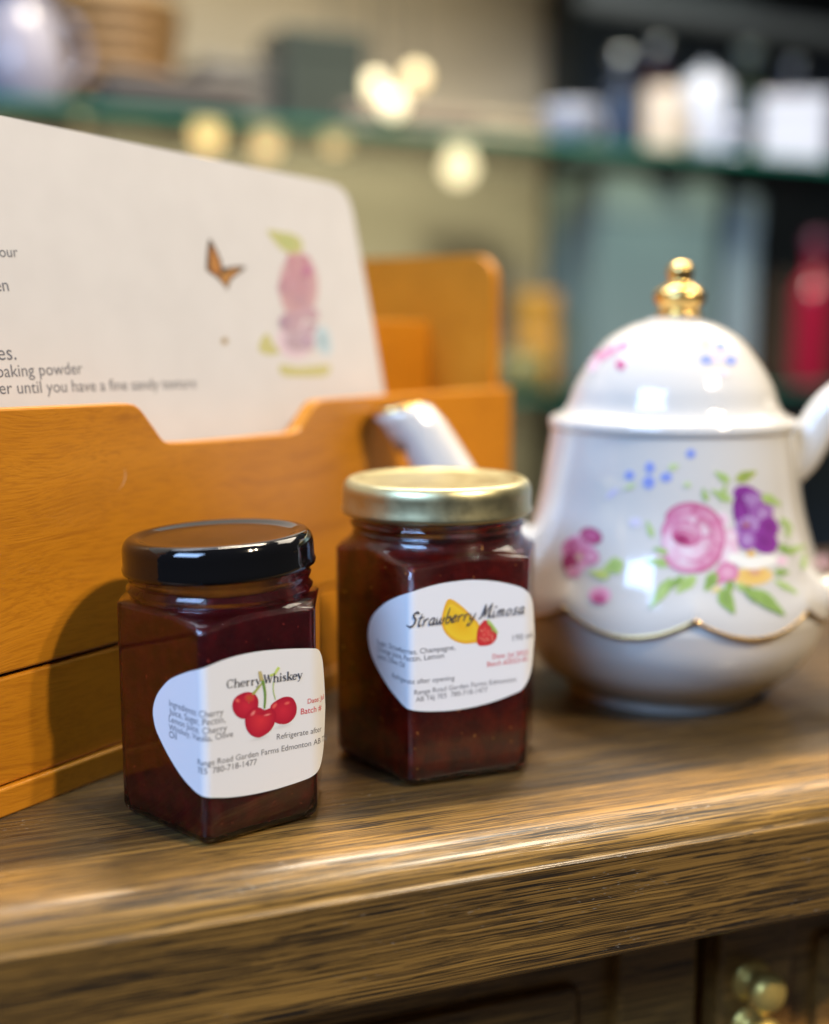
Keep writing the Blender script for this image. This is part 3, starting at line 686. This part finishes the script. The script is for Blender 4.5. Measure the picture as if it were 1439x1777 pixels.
text_on('date_text', 'Batch #2023-01', Z2(1000, 728), Z2(1280, 690), J2.surf, I_RED, lab2, fit='Batch #2023-')

# ------------------------------------------------------------------ teapot
TC = Vector((.0936, .4510, 0)); TP = TC
def tz(y): return hit(1170, y, TC, Vector((0, 1, 0))).z
TS = .945 * (TC - CAM).dot(FW) / FPX                                  # metres per photo pixel at the axis
pot = root('teapot', tuple(TC), 'white porcelain teapot with painted roses, gold scalloped line and gold finial', 'teapot')
def spl(rows, n=6): return [(max(.0002, p.x), p.y) for p in crom([Vector((r, z, 0)) for r, z in rows], n)]
zt = lambda y: tz(y)
ZE = hit(1170, 1092, TC - Vector((0, .0565, 0)), Vector((0, 1, 0))).z    # scalloped edge, seen on the front of the pot
zz = lambda t: zt(735) + (ZE - zt(735)) * t
skirt = spl([(212 * TS, zz(0)), (214 * TS, zz(.08)), (221 * TS, zz(.24)), (229 * TS, zz(.42)), (243 * TS, zz(.60)), (262 * TS, zz(.78)), (279 * TS, zz(.92)), (284 * TS, zz(1))], 7)
NS = 192; lobes = 8; ph = R(20 + 22.5)
def skirt_ring(r, z, t_low):
    ring = []
    for i in range(NS):
        a = 2 * math.pi * i / NS; s = abs(math.sin(lobes / 2 * (a - ph))) ** .75
        ring.append(TC + Vector((r * math.cos(a), r * math.sin(a), z - t_low * (s - .55) * .0075)))
    return ring
zs0, zs1 = skirt[0][1], skirt[-1][1]
rgs = [skirt_ring(r, z, max(0, (zs0 - z) / (zs0 - zs1) - .80) / .20) for r, z in skirt]
rgs += [skirt_ring(skirt[-1][0] + .0002, zs1 - .0006, 1), skirt_ring(skirt[-1][0] - .0014, zs1 - .0010, 1), skirt_ring(skirt[-1][0] - .0040, zs1 + .004, 1)]
body = part('body', *loft(rgs, True, False), M_PORC, pot)
gr = [[p + (p - TC).normalized() * .0001 for p in skirt_ring(skirt[-1][0] + d, zs1 + z_, 1)] for d, z_ in ((.0000, .0003), (.0004, .0000), (.0004, -.0006), (.0000, -.0010))]
part('gold_line', *loft(gr, False, False), mat('worn_gold', (.55, .38, .16), .3, metal=1), body)
bowl = spl([(268 * TS, zs1 + .006), (278 * TS, zs1 - .001), (277 * TS, zs1 * .86), (266 * TS, zs1 * .62), (240 * TS, zs1 * .38), (206 * TS, zs1 * .20), (180 * TS, .0040), (174 * TS, .0015), (172 * TS, .0002)], 6)
part('bowl', *lathe(bowl, TC, 128), M_PORC, pot)
lidp = spl([(205 * TS, zt(748)), (214 * TS, zt(742)), (217 * TS, zt(732)), (212 * TS, zt(722)), (196 * TS, zt(715)), (184 * TS, zt(700)), (172 * TS, zt(668)), (150 * TS, zt(630)), (118 * TS, zt(590)), (80 * TS, zt(566)), (52 * TS, zt(556)), (40 * TS, zt(551)), (2 * TS, zt(549))], 6)
tlid = part('lid', *lathe(lidp, TC, 128), M_PORC, pot)
fin = spl([(38 * TS, zt(553)), (40 * TS, zt(545)), (33 * TS, zt(538)), (42 * TS, zt(525)), (45 * TS, zt(512)), (36 * TS, zt(500)), (21 * TS, zt(490)), (23 * TS, zt(476)), (22 * TS, zt(464)), (13 * TS, zt(455)), (1 * TS, zt(452))], 5)
part('finial', *lathe(fin, TC + Vector((.0015, 0, 0)), 64), M_GOLD, tlid)
# spout: rings along a path in the spout's vertical plane
sd = Vector((-1, .10, 0)).normalized()
def sp_ring(o, z, rx, ry, tilt, n=28):
    """tilt: direction of the path, degrees from horizontal (spout-ward)"""
    t = Vector((sd.x * math.cos(R(tilt)), sd.y * math.cos(R(tilt)), math.sin(R(tilt)))); s = t.cross(Vector((0, 0, 1))).normalized(); u = s.cross(t).normalized()
    c = TC + sd * o + Vector((0, 0, z)); return [c + u * rx * math.cos(2 * math.pi * k / n) + s * ry * math.sin(2 * math.pi * k / n) for k in range(n)]
rows = [(.038, .034, .021, .017, 20), (.052, .040, .019, .0155, 28), (.064, .049, .0165, .014, 42), (.073, .061, .0135, .012, 56), (.0795, .073, .0115, .0108, 62), (.0855, .085, .0102, .010, 62), (.0910, .0945, .0096, .0094, 62), (.0965, .1005, .0098, .0094, 66), (.1005, .1035, .0102, .0094, 78)]
rg = [sp_ring(*r) for r in rows] + [sp_ring(.1005, .1036, .0088, .0080, 78), sp_ring(.0985, .0990, .0076, .0074, 70), sp_ring(.094, .090, .007, .007, 62)]
fixn(part('spout', *loft(rg), M_PORC, pot))
gsp = [sp_ring(.1003, .1030, .01035, .0096, 78), sp_ring(.1008, .1040, .0104, .0097, 78), sp_ring(.1008, .1042, .0092, .0084, 78)]
part('gold_rim', *loft(gsp, False, False), M_GOLD, pot)
hd = -sd
hpts = [(.034, .078), (.0445, .0855), (.0505, .0955), (.0565, .1055), (.066, .112), (.080, .113), (.094, .106), (.101, .092), (.100, .074), (.092, .058), (.080, .046), (.066, .038), (.050, .034)]
hp = crom([TC + hd * o + Vector((0, 0, z)) for o, z in hpts], 6)
part('handle', *tube(hp, [.0066 + .0008 * math.cos(2 * math.pi * i / len(hp)) for i in range(len(hp))], 24), M_PORC, pot)

# painted flowers: pixel on the photograph -> point on the pot's wall
def pot_surf(profile):
    pr_ = sorted([(z, r) for r, z in profile])
    def rad(z):
        if z <= pr_[0][0]: return pr_[0][1]
        for a, b_ in zip(pr_, pr_[1:]):
            if a[0] <= z <= b_[0]: return a[1] + (b_[1] - a[1]) * (z - a[0]) / max(1e-9, b_[0] - a[0])
        return pr_[-1][1]
    def f(px, py, off):
        d = ray(px, py); t0 = .30; last = None
        for k in range(240):
            t = t0 + k * .0008; p = CAM + d * t; g = math.hypot(p.x - TC.x, p.y - TC.y) - rad(p.z)
            if g <= 0:
                lo, hi = t - .0008, t
                for _ in range(20):
                    mid = (lo + hi) / 2; q = CAM + d * mid
                    if math.hypot(q.x - TC.x, q.y - TC.y) - rad(q.z) <= 0: hi = mid
                    else: lo = mid
                t = hi; break
        p = CAM + d * t; n = Vector((p.x - TC.x, p.y - TC.y, 0)).normalized(); n.z = .25; return p + n * (off + .00015)
    return f
psf = pot_surf(skirt); lsf = pot_surf(lidp[12:])
zp4 = lambda x, y, o: psf(960 + x / 3.004, 760 + y / 3.004, o)
MG, RS, RP, RW = (.36, .045, .14), (.58, .16, .30), (.72, .42, .52), (.76, .66, .68)
PU, PD, PLV = (.26, .05, .30), (.18, .03, .20), (.46, .32, .56)
LG, LG2, LG3 = (.30, .44, .12), (.44, .56, .20), (.20, .30, .08)
BU, BU2 = (.16, .22, .58), (.36, .42, .70)
def leaf(x0, y0, x1, y1, w_, c1, c2):
    dx, dy = x1 - x0, y1 - y0; L_ = math.hypot(dx, dy); nx, ny = -dy / L_ * w_, dx / L_ * w_
    return ([(x0, y0), (x0 + dx * .3 + nx, y0 + dy * .3 + ny), (x0 + dx * .65 + nx * .7, y0 + dy * .65 + ny * .7), (x1, y1), (x0 + dx * .65 - nx * .7, y0 + dy * .65 - ny * .7), (x0 + dx * .3 - nx, y0 + dy * .3 - ny)], c1, c2)
blobs('leaf_print', [leaf(620, 655, 480, 640, 26, LG, LG2), leaf(620, 730, 505, 890, 30, LG2, LG), leaf(745, 720, 640, 810, 30, LG, LG2), leaf(850, 700, 790, 800, 32, LG3, LG), leaf(870, 790, 945, 915, 40, LG3, LG),
      leaf(1040, 790, 1210, 925, 36, LG3, LG), leaf(1150, 740, 1290, 820, 16, LG, LG2), leaf(1080, 300, 1190, 350, 26, LG, LG2), leaf(930, 330, 820, 270, 22, LG, LG2), leaf(950, 220, 1060, 175, 28, LG3, (.42, .46, .10)), leaf(920, 230, 840, 175, 22, LG, LG2),
      leaf(1200, 600, 1320, 560, 20, LG, LG2), leaf(1230, 520, 1210, 460, 14, LG2, LG2), leaf(1300, 690, 1310, 590, 16, LG, LG2), leaf(520, 520, 490, 430, 16, LG2, LG2), leaf(700, 260, 700, 225, 22, LG2, (.6, .66, .4)), leaf(600, 160, 660, 140, 20, LG2, (.6, .66, .4)), leaf(430, 240, 370, 270, 16, LG2, (.6, .66, .4)),
      leaf(370, 650, 260, 690, 44, LG, LG2), leaf(300, 720, 190, 700, 26, (.56, .60, .14), LG2), leaf(960, 760, 1000, 800, 20, LG, LG2), leaf(600, 600, 520, 575, 18, LG2, LG), leaf(1170, 560, 1250, 600, 22, LG3, LG), leaf(870, 330, 900, 240, 18, LG, LG2), leaf(1150, 700, 1230, 700, 20, LG3, LG), leaf(930, 740, 900, 830, 24, LG, LG3), leaf(680, 720, 600, 790, 20, LG3, LG), leaf(1000, 770, 1060, 860, 24, LG, LG3), leaf(1180, 420, 1250, 480, 18, LG, LG2), leaf(800, 330, 780, 260, 16, LG2, LG)], M_DECAL, zp4, body)
def petal(a, d, rx, ry, c1, c2, cx0=715, cy0=520): return ((cx0 + d * math.cos(R(a)), cy0 + d * math.sin(R(a)), rx, ry, a + 90), c1, c2)
DK = (.50, .10, .22)
blobs('rose_print', [((910, 600, 58, 70, 0), RW, RP), ((908, 700, 60, 52, 0), RP, RS), petal(-150, 95, 85, 62, RP, RS), petal(-100, 120, 110, 66, RP, DK), petal(-45, 125, 105, 62, RP, DK), petal(5, 125, 105, 58, RP, RS), petal(55, 125, 105, 66, RP, DK), petal(105, 120, 105, 66, RW, RS), petal(155, 95, 80, 60, RW, RP),
      petal(-80, 75, 100, 56, RW, RS), petal(-15, 75, 90, 50, RW, DK), petal(45, 78, 90, 50, RW, RS), petal(100, 72, 80, 46, RW, RP), petal(-140, 55, 66, 44, RW, RS), ((700, 500, 78, 60, 20), RW, RS), ((690, 520, 66, 44, 18), RP, DK), ((672, 528, 50, 30, 16), MG, DK), ((668, 532, 26, 15, 16), (.24, .02, .07), MG)], M_DECAL, zp4, body, step=1.2e-5)
for q in [((880, 430, 40, 46, 0), RP, RW), ((925, 520, 44, 50, 10), RW, RP), ((850, 730, 44, 36, 0), RP, RS), ((1190, 640, 34, 30, 0), RP, RW), ((560, 620, 30, 24, 0), RP, RW)]:
    blobs('bud_print', [q], M_DECAL, zp4, body, off=.00003)
blobs('violet_print', [((1010, 300, 75, 50, 20), PD, PU), ((1060, 370, 90, 90, 30), PU, PLV), ((1050, 330, 70, 50, 30), PLV, PU), ((1090, 400, 55, 60, 0), PLV, PU), ((980, 400, 42, 100, -10), PU, PD), ((1010, 470, 65, 60, 0), PU, PLV), ((1120, 470, 55, 60, 0), PD, PU), ((1100, 540, 75, 60, 30), PD, PU), ((1010, 530, 50, 55, 0), PLV, PU), ((1005, 455, 24, 16, 0), (.5, .26, .10), PU)], M_DECAL, zp4, body)
WH, YO = (.82, .80, .72), (.72, .46, .10)
blobs('daisy_print', [((1040, 720, 105, 50, -4), YO, (.74, .52, .20)), ((1050, 700, 50, 25, 0), (.56, .28, .26), YO), ((960, 630, 55, 30, 10), WH, WH), ((1040, 650, 80, 34, 0), WH, WH), ((1110, 640, 55, 32, -5), WH, WH), ((1030, 605, 24, 16, 0), (.62, .34, .06), YO), ((850, 790, 30, 14, -20), (.72, .56, .2), (.7, .6, .3))], M_DECAL, zp4, body)
for q in [((718, 82, 26, 26, 0), BU, BU2), ((400, 195, 26, 26, 0), BU, BU2), ((505, 155, 26, 32, 0), BU, BU2), ((500, 232, 32, 36, 0), BU, BU2), ((590, 205, 32, 26, 0), BU, BU2), ((740, 858, 36, 32, 0), BU, BU2), ((310, 290, 40, 14, -40), (.5, .46, .68), (.66, .63, .72)), ((430, 440, 34, 26, 0), (.60, .54, .68), (.68, .66, .70))]:
    blobs('blue_flower_print', [q], M_DECAL, zp4, body)
for q in [[((130, 600, 85, 100, 15), RS, RP), ((110, 570, 60, 50, 0), MG, RS), ((200, 510, 60, 42, 20), RS, MG), ((90, 650, 42, 50, 0), MG, (.26, .03, .10)), ((140, 620, 26, 26, 0), (.52, .50, .26), RS), ((200, 620, 42, 42, 0), RP, RS), ((110, 700, 42, 30, 0), RS, RP)], [((245, 820, 60, 46, 0), RS, RP), ((240, 840, 40, 24, 10), MG, RS)], [((1400, 650, 50, 45, 0), RP, RW)]]:
    blobs('pink_flower_print', q, M_DECAL, zp4, body)
zl = lambda x, y, o: lsf(860 + x / 2.02, 400 + y / 2.02, o)
for q in [[((440, 470, 18, 18, 0), MG, RS)], [((400, 425, 34, 16, -30), RS, RP), ((450, 405, 26, 14, -20), RS, RP), ((345, 470, 18, 30, 20), RP, RW), ((370, 440, 24, 18, 0), RS, RP)], [((780, 440, 26, 24, 0), RP, RW)], [((790, 405, 20, 18, 0), BU2, BU)], [((740, 452, 22, 16, 0), BU2, BU)], [((825, 455, 20, 16, 0), BU2, BU)], [((735, 390, 18, 22, 0), (.66, .62, .34), (.7, .68, .5))], [((790, 500, 30, 12, 0), (.62, .56, .66), RW)]]:
    blobs('lid_flower_print', q, M_DECAL, zl, tlid)

# ------------------------------------------------------------------ glass display shelves behind
DA = at(0, 168, 1.20); DZ = DA.z; DB = ground(955, 243, DZ); dd = DB - DA; dd.z = 0; dd.normalize(); DANG = math.atan2(dd.y, dd.x)
dbk = Vector((-dd.y, dd.x, 0))
case = root('display_case', (DA.x, DA.y, -.40), 'tall glass display case with green edged shelves behind the counter', 'display case', DANG)
INVD = INV[case.name]
def dx(px, py, y=0):
    q = INVD @ hit(px, py, DA + dbk * y, dbk); return q.x, q.z
def dpart(name, x0, x1, y0, y1, z0, z1, m, bev=0, parent=None):
    v, f = boxvf(x0, x1, y0, y1, z0, z1, bev); return part(name, v, f, m, parent or case, smooth=False, world=False)
XL, XM, XR = -.55, dx(955, 400, .34)[0], 1.5
def tan_panel():
    m = mat('tan_backing_board', rough=.6); tc = nd(m, 'ShaderNodeTexCoord').outputs['Object']
    lk(m, ramp(m, noise(m, mapped(m, tc, (3, 1, 9)), 1.2, 3), [(.30, (.42, .335, .235)), (.70, (.62, .50, .36))]), bsdf(m).inputs['Base Color']); return m
M_DARK = mat('dark_backing_board', (.050, .062, .074), .3)
ZB = .40
dpart('back_panel', XL, XM, .34, .36, .0, 1.35, tan_panel())
dpart('dark_back_panel', XM + .001, XR, .36, .38, .0, 1.35, M_DARK)
dpart('post', XM - .012, XM + .012, .30, .339, .0, 1.35, mat('dark_post', (.02, .022, .022), .4))
dpart('floor_board', XL, XR, -.02, .38, -.002 + .0, .02, mat('dark_base_board', (.05, .035, .02), .5))
shz = [.62, DZ, .052]
for z in shz:
    s_ = dpart('glass_shelf', XL, XR, .0, .335, z + ZB - .0070, z + ZB, M_SHELF, .0006)
    dpart('shelf_edge', XL, XR, -.0016, -.0002, z + ZB - .0072, z + ZB + .0002, M_SHELF_EDGE, 0, s_)
def on_shelf(px, y, z):
    """foot of a thing on the shelf of height z, y metres behind the shelf's front edge, under photo column px"""
    c = DA + dbk * y; lo, hi_ = -.5, 1.6
    for _ in range(50):
        mid = (lo + hi_) / 2; p = c + dd * mid; vv_ = p - CAM; vv_.z = z - CH
        q = 719.5 + FPX * vv_.x / vv_.dot(FW)
        if q < px: lo = mid
        else: hi_ = mid
    p = c + dd * lo; return Vector((p.x, p.y, z)), p.y / FPX
def turned(name, foot, prof, m, label, cat, group=None, handle=None):
    rt = root(name, tuple(foot), label, cat, 0, group)
    b_ = part('body', *lathe(spl(prof, 5), foot, 40), m, rt)
    if handle:
        o_, z_, rad, th = handle; c = foot + dd * o_ + Vector((0, 0, z_))
        pth = [c + dd * rad * math.sin(t) + Vector((0, 0, rad * 1.15 * math.cos(t))) for t in [math.pi * k / 14 for k in range(15)]]
        part('handle', *tube(pth, th, 12), m, rt)
    return rt
M_WHITE = mat('white_china', (.40, .45, .56), .15); M_CREAM = mat('cream_china', (.48, .43, .36), .15)
S2 = DZ + .0003
p, k = on_shelf(990, .06, S2); turned('teacup', p, [(.016, 0), (.018, .004), (.030, .020), (.036, .040), (.037, .048), (.034, .047), (.028, .020), (.002, .008)], M_WHITE, 'small round white teacup on the glass shelf beside the dark post', 'cup', 'china on the glass shelf', (.034, .028, .013, .003))
p, k = on_shelf(1150, .07, S2); turned('mug', p, [(.022, 0), (.026, .004), (.027, .040), (.026, .078), (.024, .078), (.024, .02), (.002, .008)], M_CREAM, 'cream mug on the glass shelf beside the white domed jar', 'mug', 'china on the glass shelf', (.024, .042, .018, .004))
p, k = on_shelf(1218, .10, S2); turned('storage_jar', p, [(.030, 0), (.036, .006), (.037, .070), (.036, .082), (.033, .098), (.022, .112), (.008, .118), (.007, .124), (.002, .127)], M_WHITE, 'white china jar with domed cover on the glass shelf', 'china jar', 'china on the glass shelf')
p, k = on_shelf(1275, .05, S2); turned('egg_cup', p, [(.016, 0), (.014, .004), (.006, .014), (.012, .022), (.019, .036), (.019, .044), (.016, .043), (.002, .026)], M_WHITE, 'tiny white footed egg cup on the glass shelf', 'egg cup', 'china on the glass shelf')
def carton(name, foot, sx, sy, h, m, label, cat, lidm=None, group=None, ang=None, bev=.002):
    rt = root(name, tuple(foot), label, cat, DANG if ang is None else ang, group)
    v, f = boxvf(-sx / 2, sx / 2, -sy / 2, sy / 2, 0, h, bev); part('body', v, f, m, rt, smooth=False, world=False)
    v, f = boxvf(-sx / 2 - .0015, sx / 2 + .0015, -sy / 2 - .0015, sy / 2 + .0015, h * .80, h + .0015, bev); part('cover', v, f, lidm or m, rt, smooth=False, world=False); return rt
p, k = on_shelf(1372, .07, S2); carton('gift_box', p, .085, .075, .088, M_WHITE, 'square white gift box on the glass shelf', 'box', M_WHITE, ang=R(-12))
def bottle(px, y, z, h, r, m, capm, label, grp=None):
    p, _ = on_shelf(px, y, z); rt = root('bottle', tuple(p), label, 'bottle', 0, grp)
    part('body', *lathe(spl([(r * .9, 0), (r, .004), (r, h * .55), (r * .85, h * .66), (r * .36, h * .76), (r * .34, h * .92)], 5), p, 32), m, rt)
    part('cap', *lathe([(r * .42, h * .90), (r * .44, h * .91), (r * .44, h), (r * .3, h + .002), (.0003, h + .002)], p, 24), capm, rt)
NAVY, OLIVE, WINE, TEAL = mat('navy_glass', (.02, .03, .06), .12), mat('olive_glass', (.04, .05, .015), .12), mat('wine_glass', (.06, .008, .012), .12), mat('teal_glass', (.01, .06, .055), .12)
M_CAP = mat('dull_silver', (.45, .47, .5), .35, metal=1)
bottle(1075, .18, S2, .15, .030, NAVY, M_CAP, 'navy blue bottle behind the small white teacup')
bottle(1135, .24, S2, .185, .030, WINE, M_CAP, 'dark wine coloured bottle behind the cream mug')
bottle(1290, .22, S2, .19, .034, OLIVE, mat('pale_cap', (.42, .44, .34), .5), 'olive green bottle behind the white domed jar')
bottle(1368, .24, S2, .18, .032, WINE, M_CAP, 'dark red bottle behind the square white gift box')
# lower right: tins and a red bottle on the lowest shelf
S4 = .0523
SLATE, PALE, BRN, RED = mat('slate_blue_paint', (.16, .235, .245), .35), mat('pale_blue_paint', (.28, .37, .43), .35), mat('dark_brown_card', (.055, .035, .022), .6), mat('crimson_glass', (.22, .006, .025), .15)
p, _ = on_shelf(1090, .14, S4); carton('storage_tin', p,   .19, .12, .265, SLATE, 'large slate blue tin on the lowest glass shelf', 'tin', mat('grey_green_paint', (.20, .27, .26), .35))
p, _ = on_shelf(1262, .13, S4); carton('storage_tin', p, .045, .05, .255, PALE, 'narrow pale blue tin beside the large slate tin', 'tin', PALE)
p, _ = on_shelf(1360, .17, S4); carton('card_box', p, .12, .10, .150, BRN, 'dark brown card box beside the pale blue tin', 'box', BRN)
bottle(1405, .05, S4, .20, .026, RED, mat('plum_cap', (.12, .02, .06), .4), 'crimson bottle in front of the dark brown card box')
AMB = mat('amber_glaze', (.46, .24, .04), .2); OLG = mat('olive_glaze', (.20, .19, .07), .25)
p, _ = on_shelf(928, .10, S4); turned('candle_jar', p, [(.026, 0), (.030, .004), (.031, .06), (.028, .075), (.030, .080), (.031, .115), (.027, .120), (.002, .121)], AMB, 'amber glazed jar on the lowest glass shelf beyond the wooden box', 'jar')
p, _ = on_shelf(905, .03, S4); turned('olive_pot', p, [(.020, 0), (.028, .01), (.030, .030), (.024, .046), (.026, .050), (.002, .050)], OLG, 'low olive green pot in front of the amber jar', 'pot')
# upper left: goods on the shelf over the card
M_BASK = mat('brown_wicker', (.20, .105, .03), .6); M_LIN = mat('grey_linen', (.14, .125, .11), .8); M_TIN = mat('black_green_tin', (.045, .055, .047), .3); M_LAV = mat('lavender_china', (.25, .245, .30), .2)
p, _ = on_shelf(40, .10, S2); turned('pitcher', p, [(.034, 0), (.040, .005), (.046, .04), (.040, .08), (.032, .105), (.040, .125), (.037, .125), (.028, .10), (.002, .02)], M_LAV, 'pale lavender china pitcher on the shelf above the recipe card', 'pitcher', None, (.040, .068, .026, .005))
def basket(foot, r, h):
    rt = root('wicker_basket', tuple(foot), 'brown wicker basket on the shelf next to the lavender pitcher', 'basket', DANG)
    for k in range(8):
        z0 = h * k / 8 + h / 16; rr_ = r * (.82 + .18 * k / 7)
        rgk = [foot + Vector((rr_ * math.cos(t), rr_ * math.sin(t), z0)) for t in [2 * math.pi * i / 40 for i in range(40)]]
        V, F = [], []
        rings_ = [[q + (q - foot - Vector((0, 0, z0))).normalized() * (h / 15) * math.cos(a) * .8 + Vector((0, 0, h / 15 * math.sin(a))) for q in rgk] for a in [2 * math.pi * j / 8 for j in range(9)]]
        part('wicker_coil', *loft(rings_, False, False), M_BASK, rt)
    part('base', *lathe([(r * .8, .001), (r * .8, .006), (.0005, .006)], foot, 32), M_BASK, rt)
p, _ = on_shelf(190, .16, S2); basket(p, .075, .13)
def linen(px, y, w_, d_, n, c, lab):
    p, _ = on_shelf(px, y, S2); rt = root('folded_linen', tuple(p), lab, 'linen', DANG)
    for k in range(n):
        v, f = boxvf(-w_ / 2 + .002 * (k % 2), w_ / 2 - .003 * (k % 3), -d_ / 2, d_ / 2, k * .017, k * .017 + .0175, .006); part('cloth_layer', v, f, c, rt, smooth=True, world=False)
linen(290, .05, .15, .10, 2, mat('charcoal_linen', (.070, .062, .056), .85), 'low pile of folded charcoal linen at the shelf edge')
linen(420, .20, .13, .12, 5, M_LIN, 'tall pile of folded grey linen beside the black tin')
linen(690, .12, .17, .11, 2, mat('taupe_linen', (.19, .155, .12), .85), 'low pile of folded taupe linen under the string lights')
p, _ = on_shelf(545, .14, S2); carton('tea_tin', p, .10, .08, .115, M_TIN, 'black green tea tin on the shelf between folded linens', 'tin', M_TIN)
linen(860, .20, .12, .10, 3, mat('beige_linen', (.30, .25, .18), .85), 'pile of folded beige linen beside the dark post')
# ------------------------------------------------------------------ string of warm globe lights hanging in the case
def bulb_mat(c, s): return mat('lit_warm_bulb', (.9, .8, .6), .4, emis=c, es=s)
BM = [bulb_mat((1, .68, .26), 1.7), bulb_mat((1, .68, .30), 1.4), bulb_mat((1, .86, .50), 1.9)]
strip = root('string_lights', tuple(DA + Vector((0, 0, .49))), 'string of small warm globe bulbs hanging in the display case', 'string lights', DANG)
bl = [(360, 232, .10, 0, .017), (462, 247, .16, 1, .017), (582, 236, .12, 1, .017), (797, 291, .10, 2, .0185), (650, 150, .12, 2, .013), (722, 134, .16, 0, .013), (682, 182, .05, 2, .013), (140, 196, .10, 1, .010), (222, 44, .16, 1, .013)]
ends = []
for (px, py, y, k, r) in bl:
    c = hit(px, py, DA + dbk * y, dbk); ends.append(c)
    part('bulb', *lathe(spl([(.001, -r), (r * .6, -r * .82), (r, 0), (r * .72, r * .74), (r * .34, r * 1.02)], 5), c, 28), BM[k], strip)
    part('socket', *lathe([(r * .36, r * .95), (r * .38, r * 1.35), (r * .2, r * 1.5), (.0004, r * 1.5)], c, 16), M_TIN, strip)
    topz = .62 - .0071
    if c.z < DZ: topz = DZ - .0071
    part('wire', *tube([c + Vector((0, 0, r * 1.4)), Vector((c.x, c.y, topz))], .0011, 8), M_TIN, strip)
